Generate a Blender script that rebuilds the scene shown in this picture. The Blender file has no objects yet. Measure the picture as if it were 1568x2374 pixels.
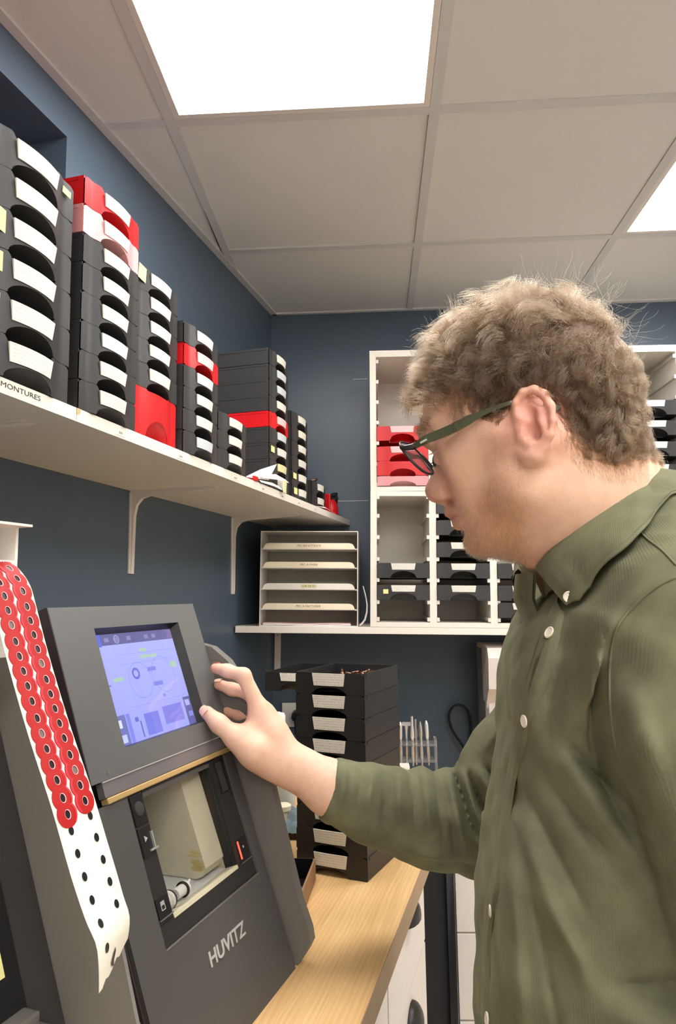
import bpy, bmesh, math, random
import numpy as np
from mathutils import Vector, Matrix
PI = math.pi
SC = bpy.context.scene
COL = SC.collection

# ------------------------------------------------------------------ camera, world, exposure
cd = bpy.data.cameras.new('camera')
cd.sensor_fit = 'HORIZONTAL'; cd.sensor_width = 36.0
cd.lens = 36.0 * 1610.0 / 1568.0
cd.clip_start = 0.02
cam = bpy.data.objects.new('camera', cd); COL.objects.link(cam)
RC = np.array([[0.99855674, 0.05153213, -0.01512873], [0.02121051, -0.11959893, 0.99259569], [-0.04934119, 0.99148401, 0.12051934]])
mw = Matrix(((RC[0][0], RC[1][0], -RC[2][0], 0), (RC[0][1], RC[1][1], -RC[2][1], 0), (RC[0][2], RC[1][2], -RC[2][2], 1.37293), (0, 0, 0, 1)))
cam.matrix_world = mw
SC.camera = cam
wd = bpy.data.worlds.new('world'); SC.world = wd; wd.use_nodes = True
wd.node_tree.nodes['Background'].inputs[0].default_value = (0.9, 0.95, 1.0, 1)
wd.node_tree.nodes['Background'].inputs[1].default_value = 0.3
SC.view_settings.view_transform = 'Standard'
SC.view_settings.look = 'None'
SC.view_settings.exposure = 0.17
SC.view_settings.gamma = 1.0
SC.view_settings.use_curve_mapping = False
LIGHT_STRENGTH = 14.5

# ------------------------------------------------------------------ helpers
class MB:
    """collects vertices and faces of ONE mesh"""
    def __init__(s): s.v = []; s.f = []; s.mi = []; s.cur = 0
    def add(s, vs, fs):
        o = len(s.v); s.v += [tuple(map(float, p)) for p in vs]
        for f in fs: s.f.append(tuple(i + o for i in f)); s.mi.append(s.cur)
        return s
    def box(s, a, b, bev=0.0):
        x0, y0, z0 = a; x1, y1, z1 = b
        if bev <= 0:
            return s.add([(x0,y0,z0),(x1,y0,z0),(x1,y1,z0),(x0,y1,z0),(x0,y0,z1),(x1,y0,z1),(x1,y1,z1),(x0,y1,z1)],
                         [(3,2,1,0),(4,5,6,7),(0,1,5,4),(1,2,6,5),(2,3,7,6),(3,0,4,7)])
        bm = bmesh.new(); bmesh.ops.create_cube(bm, size=1.0)
        for v in bm.verts: v.co = Vector((x0 + (v.co.x + .5) * (x1 - x0), y0 + (v.co.y + .5) * (y1 - y0), z0 + (v.co.z + .5) * (z1 - z0)))
        bmesh.ops.bevel(bm, geom=bm.edges[:], offset=bev, segments=2, affect='EDGES', profile=0.6)
        s.bm(bm); return s
    def bm(s, bm, mat=None):
        if mat is not None: bm.transform(mat)
        bm.verts.ensure_lookup_table(); bm.verts.index_update()
        s.add([v.co[:] for v in bm.verts], [[v.index for v in f.verts] for f in bm.faces]); bm.free()
    def prism(s, pts, lo, hi, ax=1):
        """polygon pts (2D) extruded along axis ax from lo to hi. ax=1: pts are (x,z); ax=0: (y,z); ax=2: (x,y)"""
        def mk(p, t): return {0: (t, p[0], p[1]), 1: (p[0], t, p[1]), 2: (p[0], p[1], t)}[ax]
        n = len(pts)
        area = sum(pts[i][0]*pts[(i+1) % n][1] - pts[(i+1) % n][0]*pts[i][1] for i in range(n))
        if (area < 0) != (ax == 1): pts = pts[::-1]
        vs = [mk(p, lo) for p in pts] + [mk(p, hi) for p in pts]
        fs = [tuple(range(n))[::-1], tuple(range(n, 2*n))] + [(i, (i+1) % n, n + (i+1) % n, n + i) for i in range(n)]
        return s.add(vs, fs)
    def tube(s, pts, r, n=10, cap=True, closed=False):
        P = [Vector(p) for p in pts]; m = len(P)
        rs = r if hasattr(r, '__len__') else [r]*m
        vs = []; up = None
        for i in range(m):
            a = P[(i-1) % m] if (closed or i > 0) else P[0]; b = P[(i+1) % m] if (closed or i < m-1) else P[-1]
            t = (b - a).normalized()
            if up is None: up = t.orthogonal().normalized()
            up = (up - t*up.dot(t)); up = up.normalized() if up.length > 1e-6 else t.orthogonal().normalized()
            w = t.cross(up)
            for k in range(n):
                an = 2*PI*k/n
                vs.append(P[i] + (up*math.cos(an) + w*math.sin(an))*rs[i])
        fs = []
        for i in range(m if closed else m-1):
            j = (i+1) % m
            for k in range(n): fs.append((i*n+k, i*n+(k+1) % n, j*n+(k+1) % n, j*n+k))
        if cap and not closed: fs += [tuple(range(n))[::-1], tuple(range((m-1)*n, m*n))]
        return s.add(vs, fs)
    def lathe(s, prof, n=24, c=(0,0,0)):
        vs = []; fs = []
        for r, z in prof:
            for k in range(n): vs.append((c[0]+r*math.cos(2*PI*k/n), c[1]+r*math.sin(2*PI*k/n), c[2]+z))
        for i in range(len(prof)-1):
            for k in range(n): fs.append((i*n+k, i*n+(k+1) % n, (i+1)*n+(k+1) % n, (i+1)*n+k))
        fs += [tuple(range(n))[::-1], tuple(range((len(prof)-1)*n, len(prof)*n))]
        return s.add(vs, fs)
    def grid(s, rows):
        n = len(rows[0]); vs = [p for r in rows for p in r]
        fs = [(i*n+k, i*n+k+1, (i+1)*n+k+1, (i+1)*n+k) for i in range(len(rows)-1) for k in range(n-1)]
        return s.add(vs, fs)
    def mesh(s, name, mats, smooth=False, auto=None):
        me = bpy.data.meshes.new(name); me.from_pydata(s.v, [], s.f)
        for m in (mats if isinstance(mats, (list, tuple)) else [mats]): me.materials.append(m)
        if any(s.mi): me.polygons.foreach_set('material_index', s.mi)
        if smooth or auto:
            me.polygons.foreach_set('use_smooth', [True]*len(me.polygons))
            if auto: me.set_sharp_from_angle(angle=math.radians(auto))
        me.update(); return me
    def build(s, name, mats, parent=None, smooth=False, auto=None):
        return link(name, s.mesh(name, mats, smooth, auto), parent)

def link(name, data, parent=None):
    o = bpy.data.objects.new(name, data); COL.objects.link(o)
    if parent is not None: o.parent = parent
    return o
def thing(name, label, cat, loc=(0,0,0), rz=0.0, group=None, rot=None):
    o = bpy.data.objects.new(name, None); COL.objects.link(o); o.empty_display_size = .05
    o.location = loc; o.rotation_euler = rot if rot else (0, 0, rz)
    return tag(o, label, cat, group)
def tag(o, label, cat, group=None):
    o['label'] = label; o['category'] = cat
    if group: o['group'] = group
    return o
def struct(o, label=None):
    o['kind'] = 'structure'
    if label: o['label'] = label
    return o
def text_mesh(body, size, depth=0.0, bold=0.0, space=1.0):
    cu = bpy.data.curves.new('lettering', 'FONT'); cu.body = body; cu.size = size; cu.extrude = depth; cu.offset = bold
    cu.space_character = space; cu.resolution_u = 3
    cu.align_x = 'LEFT'
    o = bpy.data.objects.new('lettering', cu); COL.objects.link(o)
    bpy.context.view_layer.update()
    me = bpy.data.meshes.new_from_object(o.evaluated_get(bpy.context.evaluated_depsgraph_get()))
    bpy.data.objects.remove(o); bpy.data.curves.remove(cu)
    return me
def frame(o, xa, ya, za, loc):
    """orient object by its local axes in world (or parent) space"""
    m = Matrix((( xa[0], ya[0], za[0], loc[0]), (xa[1], ya[1], za[1], loc[1]), (xa[2], ya[2], za[2], loc[2]), (0,0,0,1)))
    o.matrix_local = m; return o
def fit_width(me, w):
    xs = [v.co.x for v in me.vertices]; x0, x1 = min(xs), max(xs)
    for v in me.vertices: v.co.x = (v.co.x - x0) * w / (x1 - x0)
    return me

# ------------------------------------------------------------------ materials
def lin(r, g, b):
    f = lambda c: (c/255/12.92) if c/255 <= .04045 else ((c/255+.055)/1.055)**2.4
    return (f(r), f(g), f(b), 1)
def mat(name, col, rough=.5, metal=0., noise=0., nscale=40., bump=0., bscale=200., trans=0., spec=.5, coat=0., sheen=0., sss=0., ior=1.45, alpha=1., emit=None, estr=0.):
    m = bpy.data.materials.new(name); m.use_nodes = True
    nt = m.node_tree; b = nt.nodes['Principled BSDF']
    b.inputs['Base Color'].default_value = col; b.inputs['Roughness'].default_value = rough
    b.inputs['Metallic'].default_value = metal; b.inputs['Specular IOR Level'].default_value = spec
    b.inputs['Transmission Weight'].default_value = trans; b.inputs['IOR'].default_value = ior
    b.inputs['Coat Weight'].default_value = coat; b.inputs['Sheen Weight'].default_value = sheen
    b.inputs['Alpha'].default_value = alpha
    if sss:
        b.inputs['Subsurface Weight'].default_value = sss; b.inputs['Subsurface Radius'].default_value = (1, .35, .2); b.inputs['Subsurface Scale'].default_value = .006
    if emit: b.inputs['Emission Color'].default_value = emit; b.inputs['Emission Strength'].default_value = estr
    tc = None
    if noise or bump:
        tc = nt.nodes.new('ShaderNodeTexCoord')
    if noise:
        n = nt.nodes.new('ShaderNodeTexNoise'); n.inputs['Scale'].default_value = nscale; n.inputs['Detail'].default_value = 4
        nt.links.new(tc.outputs['Object'], n.inputs['Vector'])
        mx = nt.nodes.new('ShaderNodeMix'); mx.data_type = 'RGBA'
        mx.inputs[6].default_value = tuple(c*(1-noise) for c in col[:3]) + (1,); mx.inputs[7].default_value = tuple(min(1, c*(1+noise)) for c in col[:3]) + (1,)
        nt.links.new(n.outputs['Fac'], mx.inputs[0]); nt.links.new(mx.outputs[2], b.inputs['Base Color'])
    if bump:
        n = nt.nodes.new('ShaderNodeTexNoise'); n.inputs['Scale'].default_value = bscale; n.inputs['Detail'].default_value = 3
        nt.links.new(tc.outputs['Object'], n.inputs['Vector'])
        bp = nt.nodes.new('ShaderNodeBump'); bp.inputs['Strength'].default_value = bump; bp.inputs['Distance'].default_value = .002
        nt.links.new(n.outputs['Fac'], bp.inputs['Height']); nt.links.new(bp.outputs[0], b.inputs['Normal'])
    return m
M = {}
M['wall_blue'] = mat('wall_blue', lin(78, 92, 106), .34, noise=.03, nscale=6, bump=.05, bscale=120)
M['wall_cream'] = mat('wall_cream', lin(244, 242, 238), .7, noise=.02, nscale=5)
M['tile'] = mat('ceiling_tile', lin(222, 218, 213), .85, noise=.02, nscale=60, bump=.06, bscale=300)
M['bar'] = mat('ceiling_bar', lin(208, 205, 204), .5, noise=.02)
M['dark_gap'] = mat('dark_gap', lin(30, 26, 24), .9, noise=.1)
M['diffuser'] = mat('diffuser', (1, 1, 1, 1), .5, emit=(1.0, .985, .965, 1), estr=LIGHT_STRENGTH)
M['floor'] = mat('floor_boards', lin(204, 196, 184), .45, noise=.12, nscale=9)
M['white_lam'] = mat('white_laminate', lin(236, 229, 216), .42, noise=.015, nscale=30)
M['white_met'] = mat('white_metal', lin(226, 218, 210), .38, noise=.015, nscale=30)
M['chip'] = mat('chipboard', lin(206, 178, 128), .8, noise=.25, nscale=300)
M['black_tray'] = mat('black_plastic', lin(40, 39, 39), .42, noise=.06, nscale=25, bump=.08, bscale=500)
M['grey_tray'] = mat('charcoal_plastic', lin(52, 51, 51), .40, noise=.05, nscale=25, bump=.06, bscale=500)
M['red_tray'] = mat('red_plastic', lin(204, 20, 26), .35, noise=.04, nscale=25)
M['pink_tray'] = mat('pink_clear_plastic', lin(246, 176, 178), .3, noise=.03, trans=.35)
M['label'] = None
M['note'] = mat('yellow_note', lin(238, 232, 160), .8, noise=.03)
M['paper'] = mat('paper', lin(238, 236, 230), .8, noise=.02)
M['paper_pink'] = mat('pink_paper', lin(238, 205, 205), .8, noise=.03)
M['ink'] = mat('black_ink', lin(45, 42, 40), .7, noise=.05)
M['ink_soft'] = mat('faded_ink', lin(150, 140, 126), .7, noise=.05)
M['ink_tan'] = mat('tan_ink', lin(140, 112, 78), .7, noise=.05)
M['tab_cream'] = mat('cream_card', lin(246, 232, 204), .6, noise=.02)
M['grey_back'] = mat('grey_backing', lin(160, 156, 144), .7, noise=.04)
M['screw'] = mat('steel_screw', lin(150, 150, 150), .3, metal=1., noise=.05)
M['mach'] = mat('machine_grey', lin(98, 98, 96), .42, noise=.04, nscale=12, bump=.05, bscale=900)
M['mach_dk'] = mat('machine_dark', lin(58, 57, 56), .45, noise=.05, nscale=12, bump=.05, bscale=900)
M['mach_low'] = mat('machine_lower_grey', lin(80, 78, 76), .45, noise=.04, nscale=12, bump=.05, bscale=900)
M['mach_cheek'] = mat('machine_side_grey', lin(110, 107, 101), .45, noise=.03, nscale=10)
M['mach_cheek_light'] = mat('machine_pale_grey', lin(124, 121, 115), .38, noise=.03, nscale=10)
M['mach_blk2'] = mat('machine_charcoal', lin(44, 43, 43), .4, noise=.05)
M['mach_plum'] = mat('machine_plum', lin(58, 46, 50), .35, noise=.05, nscale=10)
M['mach_blk'] = mat('machine_black', lin(28, 28, 30), .35, noise=.06)
M['gloss_strip'] = mat('glossy_grey_strip', lin(112, 106, 106), .18, noise=.02)
M['chrome'] = mat('chrome', lin(225, 225, 225), .28, metal=.75, noise=.02)
M['brass'] = mat('brass', lin(206, 172, 116), .4, metal=.35, noise=.06)
M['silver'] = mat('silver_letters', lin(200, 198, 192), .35, metal=.3, noise=.03)
M['chamber'] = mat('chamber_grey', lin(200, 200, 196), .5, noise=.04, nscale=20)
M['chamber_pale'] = mat('chamber_cream', lin(208, 200, 172), .45, noise=.12, nscale=14)
M['glass'] = mat('clear_glass', (1, 1, 1, 1), .03, trans=1., ior=1.2, noise=.01)
M['acrylic'] = mat('clear_acrylic', (.95, .96, .96, 1), .08, trans=.92, ior=1.3, noise=.01)
M['led'] = mat('red_led', lin(255, 70, 50), .4, emit=lin(255, 70, 50), estr=2.5, noise=.01)
M['ceramic'] = mat('white_plastic_part', lin(232, 228, 220), .35, noise=.02)
M['white_paper_strip'] = mat('release_paper', lin(236, 229, 212), .55, noise=.02)
M['pad_red'] = mat('red_pad', lin(172, 24, 24), .5, noise=.05)
M['pad_pink'] = mat('pink_pad_rim', lin(222, 46, 62), .5, noise=.05)
M['bottle'] = mat('white_hdpe', lin(216, 220, 214), .45, noise=.03, nscale=15)
M['cloth'] = mat('blue_grey_cloth', lin(122, 138, 144), .95, noise=.12, nscale=60, sheen=.3, bump=.3, bscale=700)
M['cable'] = mat('black_cable', lin(22, 24, 30), .5, noise=.05)
M['cup'] = mat('dark_cup_pull', lin(58, 55, 52), .4, metal=.5, noise=.08)
M['drawer'] = mat('white_drawer', lin(238, 228, 218), .45, noise=.015)
M['black_panel'] = mat('black_panel', lin(18, 19, 23), .85, noise=.05, spec=.15)
M['cardboard'] = mat('brown_card', lin(150, 116, 82), .8, noise=.08)
M['device'] = mat('pale_device_plastic', lin(226, 216, 208), .4, noise=.02)
M['device_win'] = mat('device_window', lin(52, 50, 54), .2, noise=.05)
M['steel'] = mat('brushed_steel', lin(190, 188, 184), .28, metal=.9, noise=.08)
M['copper'] = mat('copper_bits', lin(150, 112, 92), .3, metal=.9, noise=.2)
M['knob_blk'] = mat('black_knob', lin(26, 26, 26), .4, noise=.05)
M['button'] = mat('shirt_button', lin(240, 232, 212), .25, noise=.06, nscale=200, coat=.3)
M['lens'] = mat('spectacle_lens', (.74, .72, .78, 1), .02, trans=.95, ior=1.12, noise=.01)  # grey-lilac tint stands in for reflections on the lenses
M['temple'] = mat('olive_acetate', lin(76, 78, 56), .22, noise=.08, coat=.4)
M['rim'] = mat('dark_rim', lin(46, 46, 44), .3, noise=.06)
M['nail'] = mat('fingernail', lin(238, 186, 164), .3, noise=.04, sss=.2)
M['eye'] = mat('eyeball', lin(226, 218, 210), .15, noise=.04)
M['iris'] = mat('iris', lin(70, 80, 84), .2, noise=.2, nscale=400)
M['trousers'] = mat('dark_trousers', lin(44, 48, 60), .9, noise=.08)
M['shoe'] = mat('brown_shoe', lin(70, 52, 40), .5, noise=.08)
M['sole'] = mat('shoe_sole', lin(40, 36, 34), .8, noise=.08)

def label_mat(name, base, ink, fac=.55):
    """paper label with rows of tiny unreadable print"""
    m = mat(name, base, .7); nt = m.node_tree; b = nt.nodes['Principled BSDF']
    tc = nt.nodes.new('ShaderNodeTexCoord'); sp = nt.nodes.new('ShaderNodeSeparateXYZ'); nt.links.new(tc.outputs['Generated'], sp.inputs[0])
    def math_(op, a, bb=None):
        n = nt.nodes.new('ShaderNodeMath'); n.operation = op
        for i, s in enumerate((a, bb)):
            if s is None: continue
            if isinstance(s, (int, float)): n.inputs[i].default_value = s
            else: nt.links.new(s, n.inputs[i])
        return n.outputs[0]
    row = math_('MULTIPLY', sp.outputs['Z'], 5.0)
    fr = math_('FRACT', row); inrow = math_('MULTIPLY', math_('GREATER_THAN', fr, .35), math_('LESS_THAN', fr, .75))
    fl = math_('FLOOR', row)
    cb = nt.nodes.new('ShaderNodeCombineXYZ')
    nt.links.new(math_('MULTIPLY', sp.outputs['X'], 34.0), cb.inputs[0]); nt.links.new(fl, cb.inputs[1])
    oi = nt.nodes.new('ShaderNodeObjectInfo'); nt.links.new(math_('MULTIPLY', oi.outputs['Random'], 50.0), cb.inputs[2])
    nz = nt.nodes.new('ShaderNodeTexNoise'); nz.inputs['Scale'].default_value = 1.0; nz.inputs['Detail'].default_value = 2; nt.links.new(cb.outputs[0], nz.inputs['Vector'])
    ink_f = math_('MULTIPLY', math_('GREATER_THAN', nz.outputs['Fac'], .47), inrow)
    edge = math_('MULTIPLY', math_('GREATER_THAN', sp.outputs['X'], .06), math_('LESS_THAN', sp.outputs['X'], .93))
    ink_f = math_('MULTIPLY', math_('MULTIPLY', ink_f, edge), fac)
    mx = nt.nodes.new('ShaderNodeMix'); mx.data_type = 'RGBA'; mx.inputs[6].default_value = base; mx.inputs[7].default_value = ink
    nt.links.new(ink_f, mx.inputs[0]); nt.links.new(mx.outputs[2], b.inputs['Base Color'])
    return m
M['label'] = label_mat('white_label', lin(232, 228, 216), lin(120, 118, 116), .3)
M['label_grey'] = label_mat('grey_label', lin(205, 212, 214), lin(150, 152, 152), .2)
M['label_cream'] = label_mat('cream_label', lin(236, 230, 210), lin(180, 176, 160), .22)
M['label_yellow'] = label_mat('yellow_label', lin(226, 220, 168), lin(150, 146, 110), .3)
M['label_pink'] = label_mat('pink_label', lin(250, 214, 222), lin(236, 160, 186), .7)
M['label_rose'] = label_mat('rose_label', lin(240, 200, 200), lin(220, 150, 150), .4)

def wood_mat():
    m = mat('oak_worktop', lin(214, 168, 108), .42); nt = m.node_tree; b = nt.nodes['Principled BSDF']
    tc = nt.nodes.new('ShaderNodeTexCoord'); mp = nt.nodes.new('ShaderNodeMapping'); mp.inputs['Scale'].default_value = (1.0, 9.0, 9.0)
    nt.links.new(tc.outputs['Object'], mp.inputs[0])
    n1 = nt.nodes.new('ShaderNodeTexNoise'); n1.inputs['Scale'].default_value = 2.2; n1.inputs['Detail'].default_value = 6; n1.inputs['Distortion'].default_value = 1.2
    nt.links.new(mp.outputs[0], n1.inputs['Vector'])
    mp2 = nt.nodes.new('ShaderNodeMapping'); mp2.inputs['Scale'].default_value = (2.0, 60.0, 60.0); nt.links.new(tc.outputs['Object'], mp2.inputs[0])
    n2 = nt.nodes.new('ShaderNodeTexNoise'); n2.inputs['Scale'].default_value = 4.0; n2.inputs['Detail'].default_value = 5; n2.inputs['Distortion'].default_value = .6; nt.links.new(mp2.outputs[0], n2.inputs['Vector'])
    # growth rings round knots
    wv = nt.nodes.new('ShaderNodeTexWave'); wv.inputs['Scale'].default_value = 5.0; wv.inputs['Distortion'].default_value = 7.0; wv.inputs['Detail'].default_value = 2; wv.inputs['Detail Scale'].default_value = 1.2
    wv.bands_direction = 'Y'; nt.links.new(mp.outputs[0], wv.inputs['Vector'])
    r1 = nt.nodes.new('ShaderNodeValToRGB'); r1.color_ramp.elements[0].position = .3; r1.color_ramp.elements[0].color = lin(220, 176, 118); r1.color_ramp.elements[1].position = .7; r1.color_ramp.elements[1].color = lin(238, 198, 142)
    nt.links.new(n1.outputs['Fac'], r1.inputs[0])
    mx = nt.nodes.new('ShaderNodeMix'); mx.data_type = 'RGBA'; mx.blend_type = 'MULTIPLY'
    r2 = nt.nodes.new('ShaderNodeValToRGB'); r2.color_ramp.elements[0].position = .35; r2.color_ramp.elements[0].color = (.84, .78, .70, 1); r2.color_ramp.elements[1].position = .52; r2.color_ramp.elements[1].color = (1, 1, 1, 1)
    nt.links.new(n2.outputs['Fac'], r2.inputs[0]); mx.inputs[0].default_value = .32
    nt.links.new(r1.outputs[0], mx.inputs[6]); nt.links.new(r2.outputs[0], mx.inputs[7])
    mx2 = nt.nodes.new('ShaderNodeMix'); mx2.data_type = 'RGBA'; mx2.blend_type = 'MULTIPLY'; mx2.inputs[0].default_value = .10
    nt.links.new(mx.outputs[2], mx2.inputs[6]); nt.links.new(wv.outputs['Color'], mx2.inputs[7])
    # knots
    vor = nt.nodes.new('ShaderNodeTexVoronoi'); vor.inputs['Scale'].default_value = 2.6; mp3 = nt.nodes.new('ShaderNodeMapping'); mp3.inputs['Scale'].default_value = (1.3, 2.2, 2.2); mp3.inputs['Location'].default_value = (.25, .1, 0)
    nt.links.new(tc.outputs['Object'], mp3.inputs[0]); nt.links.new(mp3.outputs[0], vor.inputs['Vector'])
    r3 = nt.nodes.new('ShaderNodeValToRGB'); r3.color_ramp.elements[0].position = .018; r3.color_ramp.elements[0].color = lin(120, 84, 52); r3.color_ramp.elements[1].position = .05; r3.color_ramp.elements[1].color = (1, 1, 1, 1)
    nt.links.new(vor.outputs['Distance'], r3.inputs[0])
    mx3 = nt.nodes.new('ShaderNodeMix'); mx3.data_type = 'RGBA'; mx3.blend_type = 'MULTIPLY'; mx3.inputs[0].default_value = .8
    nt.links.new(mx2.outputs[2], mx3.inputs[6]); nt.links.new(r3.outputs[0], mx3.inputs[7])
    nt.links.new(mx3.outputs[2], b.inputs['Base Color'])
    return m
M['oak'] = wood_mat()
M['oak_edge'] = mat('oak_edge', lin(176, 146, 112), .55, noise=.06, nscale=20)
# ------------------------------------------------------------------ room
U = Vector((0.21294101, 0.97706506, 0)); NRM = Vector((0.97706506, -0.21294101, 0)); ZV = Vector((0, 0, 1))
Q0 = Vector((-0.369, 2.556, 0)); YB = 2.546; XR = 2.3; YF = -1.7; CH = 2.45
RZL = math.atan2(U.y, U.x)
def lw(s, off, z):           # point from (distance along left wall, distance out from it, height)
    return Q0 + U*s + NRM*off + ZV*z
def on_left(o, s=0, off=0, z=0):
    return frame(o, U, -NRM, ZV, lw(s, off, z))
SNI = -1.242; NZ0, NZ1, ND = 1.70, 2.354, .32
m = MB()                      # left wall with the deep window recess
m.box((-4.6, 0, 0), (.4, .1, NZ0)); m.box((-4.6, 0, NZ1), (.4, .1, 2.6)); m.box((SNI, 0, NZ0), (.4, .1, NZ1)); m.box((-4.6, 0, NZ0), (-3.2, .1, NZ1))
m.box((-3.3, ND, NZ0-.1), (SNI+.1, ND+.06, NZ1+.1)); m.box((-3.3, .1, NZ1), (SNI+.1, ND+.02, NZ1+.08)); m.box((SNI, .1, NZ0-.08), (SNI+.1, ND+.02, NZ1+.08)); m.box((-3.3, .1, NZ0-.08), (SNI+.1, ND+.02, NZ0)); m.box((-3.3, .1, NZ0-.08), (-3.2, ND+.02, NZ1+.08))
wl = struct(m.build('wall_left', M['wall_blue'])); on_left(wl)
m = MB(); m.box((-.75, YB, 0), (XR+.1, YB+.1, 2.6)); wb = struct(m.build('wall_back', M['wall_blue']))
# fine pale scratches left on the back wall by an older shelf
for x0, x1, z in ((-.062, -.008, 2.186), (-.150, -.014, 1.722)):
    mm = MB(); mm.box((x0, YB-.0006, z), (x1, YB, z+.0016)); mm.build('pale_line', M['white_met'], wb)
m = MB(); m.box((XR, YF-.1, 0), (XR+.1, YB+.1, 2.6)); struct(m.build('wall_right', M['wall_cream']))
m = MB(); m.box((-1.7, YF-.1, 0), (XR+.1, YF, 2.6)); struct(m.build('wall_front', M['wall_cream']))
m = MB(); m.box((-1.7, YF-.1, -.1), (XR+.1, YB+.1, 0)); fl = struct(m.build('floor', M['floor']))
# floor planks
m = MB(); m.box((0, 0, 0), (.188, 1.2, .004)); pm = m.mesh('plank', M['floor'])
for i in range(12):
    for j in range(3):
        x = -.1 + i*.19; y = YF + .02 + j*1.205 + (i % 2)*.3
        if x+.188 > XR or y+1.2 > YB: continue
        link('plank', pm, fl).location = (x, y, 0)
# ceiling: backing, tiles, bars
m = MB(); m.box((-1.7, YF-.1, CH+.03), (XR+.1, YB+.1, CH+.1)); ce = struct(m.build('ceiling', M['tile']))
GX, GY, TS = -.441, 1.447, .6
room = [tuple(lw(0, 0, 0)[:2]), tuple((Q0 + U*(-4.36))[:2]), (XR, YF), (XR, YB)]
def clip(poly, a, b, inset=0.0):
    """keep the part of poly left of a->b (room runs counter-clockwise)"""
    d = Vector(b)-Vector(a); nn = Vector((-d.y, d.x)).normalized(); out = []
    f = lambda p: (Vector(p)-Vector(a)).dot(nn) - inset
    for i in range(len(poly)):
        p, q = poly[i], poly[(i+1) % len(poly)]; fp, fq = f(p), f(q)
        if fp >= 0: out.append(p)
        if (fp >= 0) != (fq >= 0):
            t = fp/(fp-fq); out.append((p[0]+(q[0]-p[0])*t, p[1]+(q[1]-p[1])*t))
    return out
def clip_room(poly, inset):
    for i in range(4):
        poly = clip(poly, room[i], room[(i+1) % 4], inset)
        if len(poly) < 3: return None
    return poly
panels = {(0, -1), (2, 0), (1, -3), (2, -2), (0, -5), (2, -5)}  # the two panels by the end wall are unseen, added as fill light
for i in range(-2, 5):
    for j in range(-6, 3):
        x0, y0 = GX+i*TS, GY+j*TS
        if (i, j) in panels: continue
        g = .0125
        pg = clip_room([(x0+g, y0+g), (x0+TS-g, y0+g), (x0+TS-g, y0+TS-g), (x0+g, y0+TS-g)], .022)
        if not pg: continue
        area = abs(sum(pg[k][0]*pg[(k+1) % len(pg)][1]-pg[(k+1) % len(pg)][0]*pg[k][1] for k in range(len(pg))))/2
        if area < .002: continue
        dz = random.Random(i*31+j).uniform(0, .0025)
        m = MB(); m.prism(pg, CH+.004+dz, CH+.02, ax=2); m.build('ceiling_tile', M['tile'], ce)
for i in range(-2, 6):
    x = GX+i*TS; pg = clip_room([(x-.012, YF), (x+.012, YF), (x+.012, YB), (x-.012, YB)], .001)
    if pg: m = MB(); m.prism(pg, CH, CH+.03, ax=2); m.build('grid_bar', M['bar'], ce)
for j in range(-6, 3):
    y = GY+j*TS
    for i in range(-2, 5):
        x0 = GX+i*TS; pg = clip_room([(x0+.012, y-.012), (x0+TS-.012, y-.012), (x0+TS-.012, y+.012), (x0+.012, y+.012)], .001)
        if pg: m = MB(); m.prism(pg, CH+.0004, CH+.03, ax=2); m.build('grid_bar', M['bar'], ce)
# perimeter angle
for k, (a, b, nm) in enumerate(((room[0], room[1], 'left'), (room[1], room[2], 'front'), (room[2], room[3], 'right'), (room[3], room[0], 'back'))):
    d = (Vector(b)-Vector(a)).normalized(); nn = Vector((-d.y, d.x))*.022
    m = MB(); m.prism([a, b, tuple(Vector(b)+nn), tuple(Vector(a)+nn)], CH-.0015, CH+.025, ax=2)
    struct(m.build('trim_%d' % (k+1), M['bar']))
# small open joints by the left wall where a cut tile has slipped
m = MB()
for (x0, y0, x1, y1, w_) in ((-.4525, 1.806, -.4535, 2.075, .0048), (-.4480, 2.125, -.4200, 2.245, .0045)):
    m.add([(x0, y0, CH-.0004), (x0+.0008, y0, CH-.0004), (x1+.0006, y1, CH-.0004), ((x0+x1)/2-w_*.6, (y0*.3+y1*.7), CH-.0004)], [(0, 1, 2, 3)])
m.build('open_joint', M['dark_gap'], ce)

# ceiling lights (their glow comes from the diffusers themselves)
LL = {(0, -1): 'square ceiling light panel overhead near the blue left wall', (2, 0): 'square ceiling light panel above the man, cut by the right edge',
      (1, -3): 'square ceiling light panel behind the camera', (2, -2): 'square ceiling light panel overhead to the right of the man',
      (0, -5): 'added fill light panel near the end wall, left one behind the camera', (2, -5): 'added fill light panel near the end wall, right one behind the camera'}
for (i, j) in sorted(panels):
    x0, y0 = GX+i*TS, GY+j*TS
    t = thing('ceiling_light', LL[(i, j)], 'light', (x0+TS/2, y0+TS/2, CH), group='square ceiling light panels')
    h = TS/2-.0125
    m = MB()
    for a, b in (((-h, -h), (h, -h+.014)), ((-h, h-.014), (h, h)), ((-h, -h+.014), (-h+.014, h-.014)), ((h-.014, -h+.014), (h, h-.014))):
        m.box((a[0], a[1], .0005), (b[0], b[1], .02))
    m.build('light_frame', M['white_met'], t)
    m = MB(); m.box((-h+.014, -h+.014, .003), (h-.014, h-.014, .012)); m.build('diffuser', M['diffuser'], t)

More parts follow.
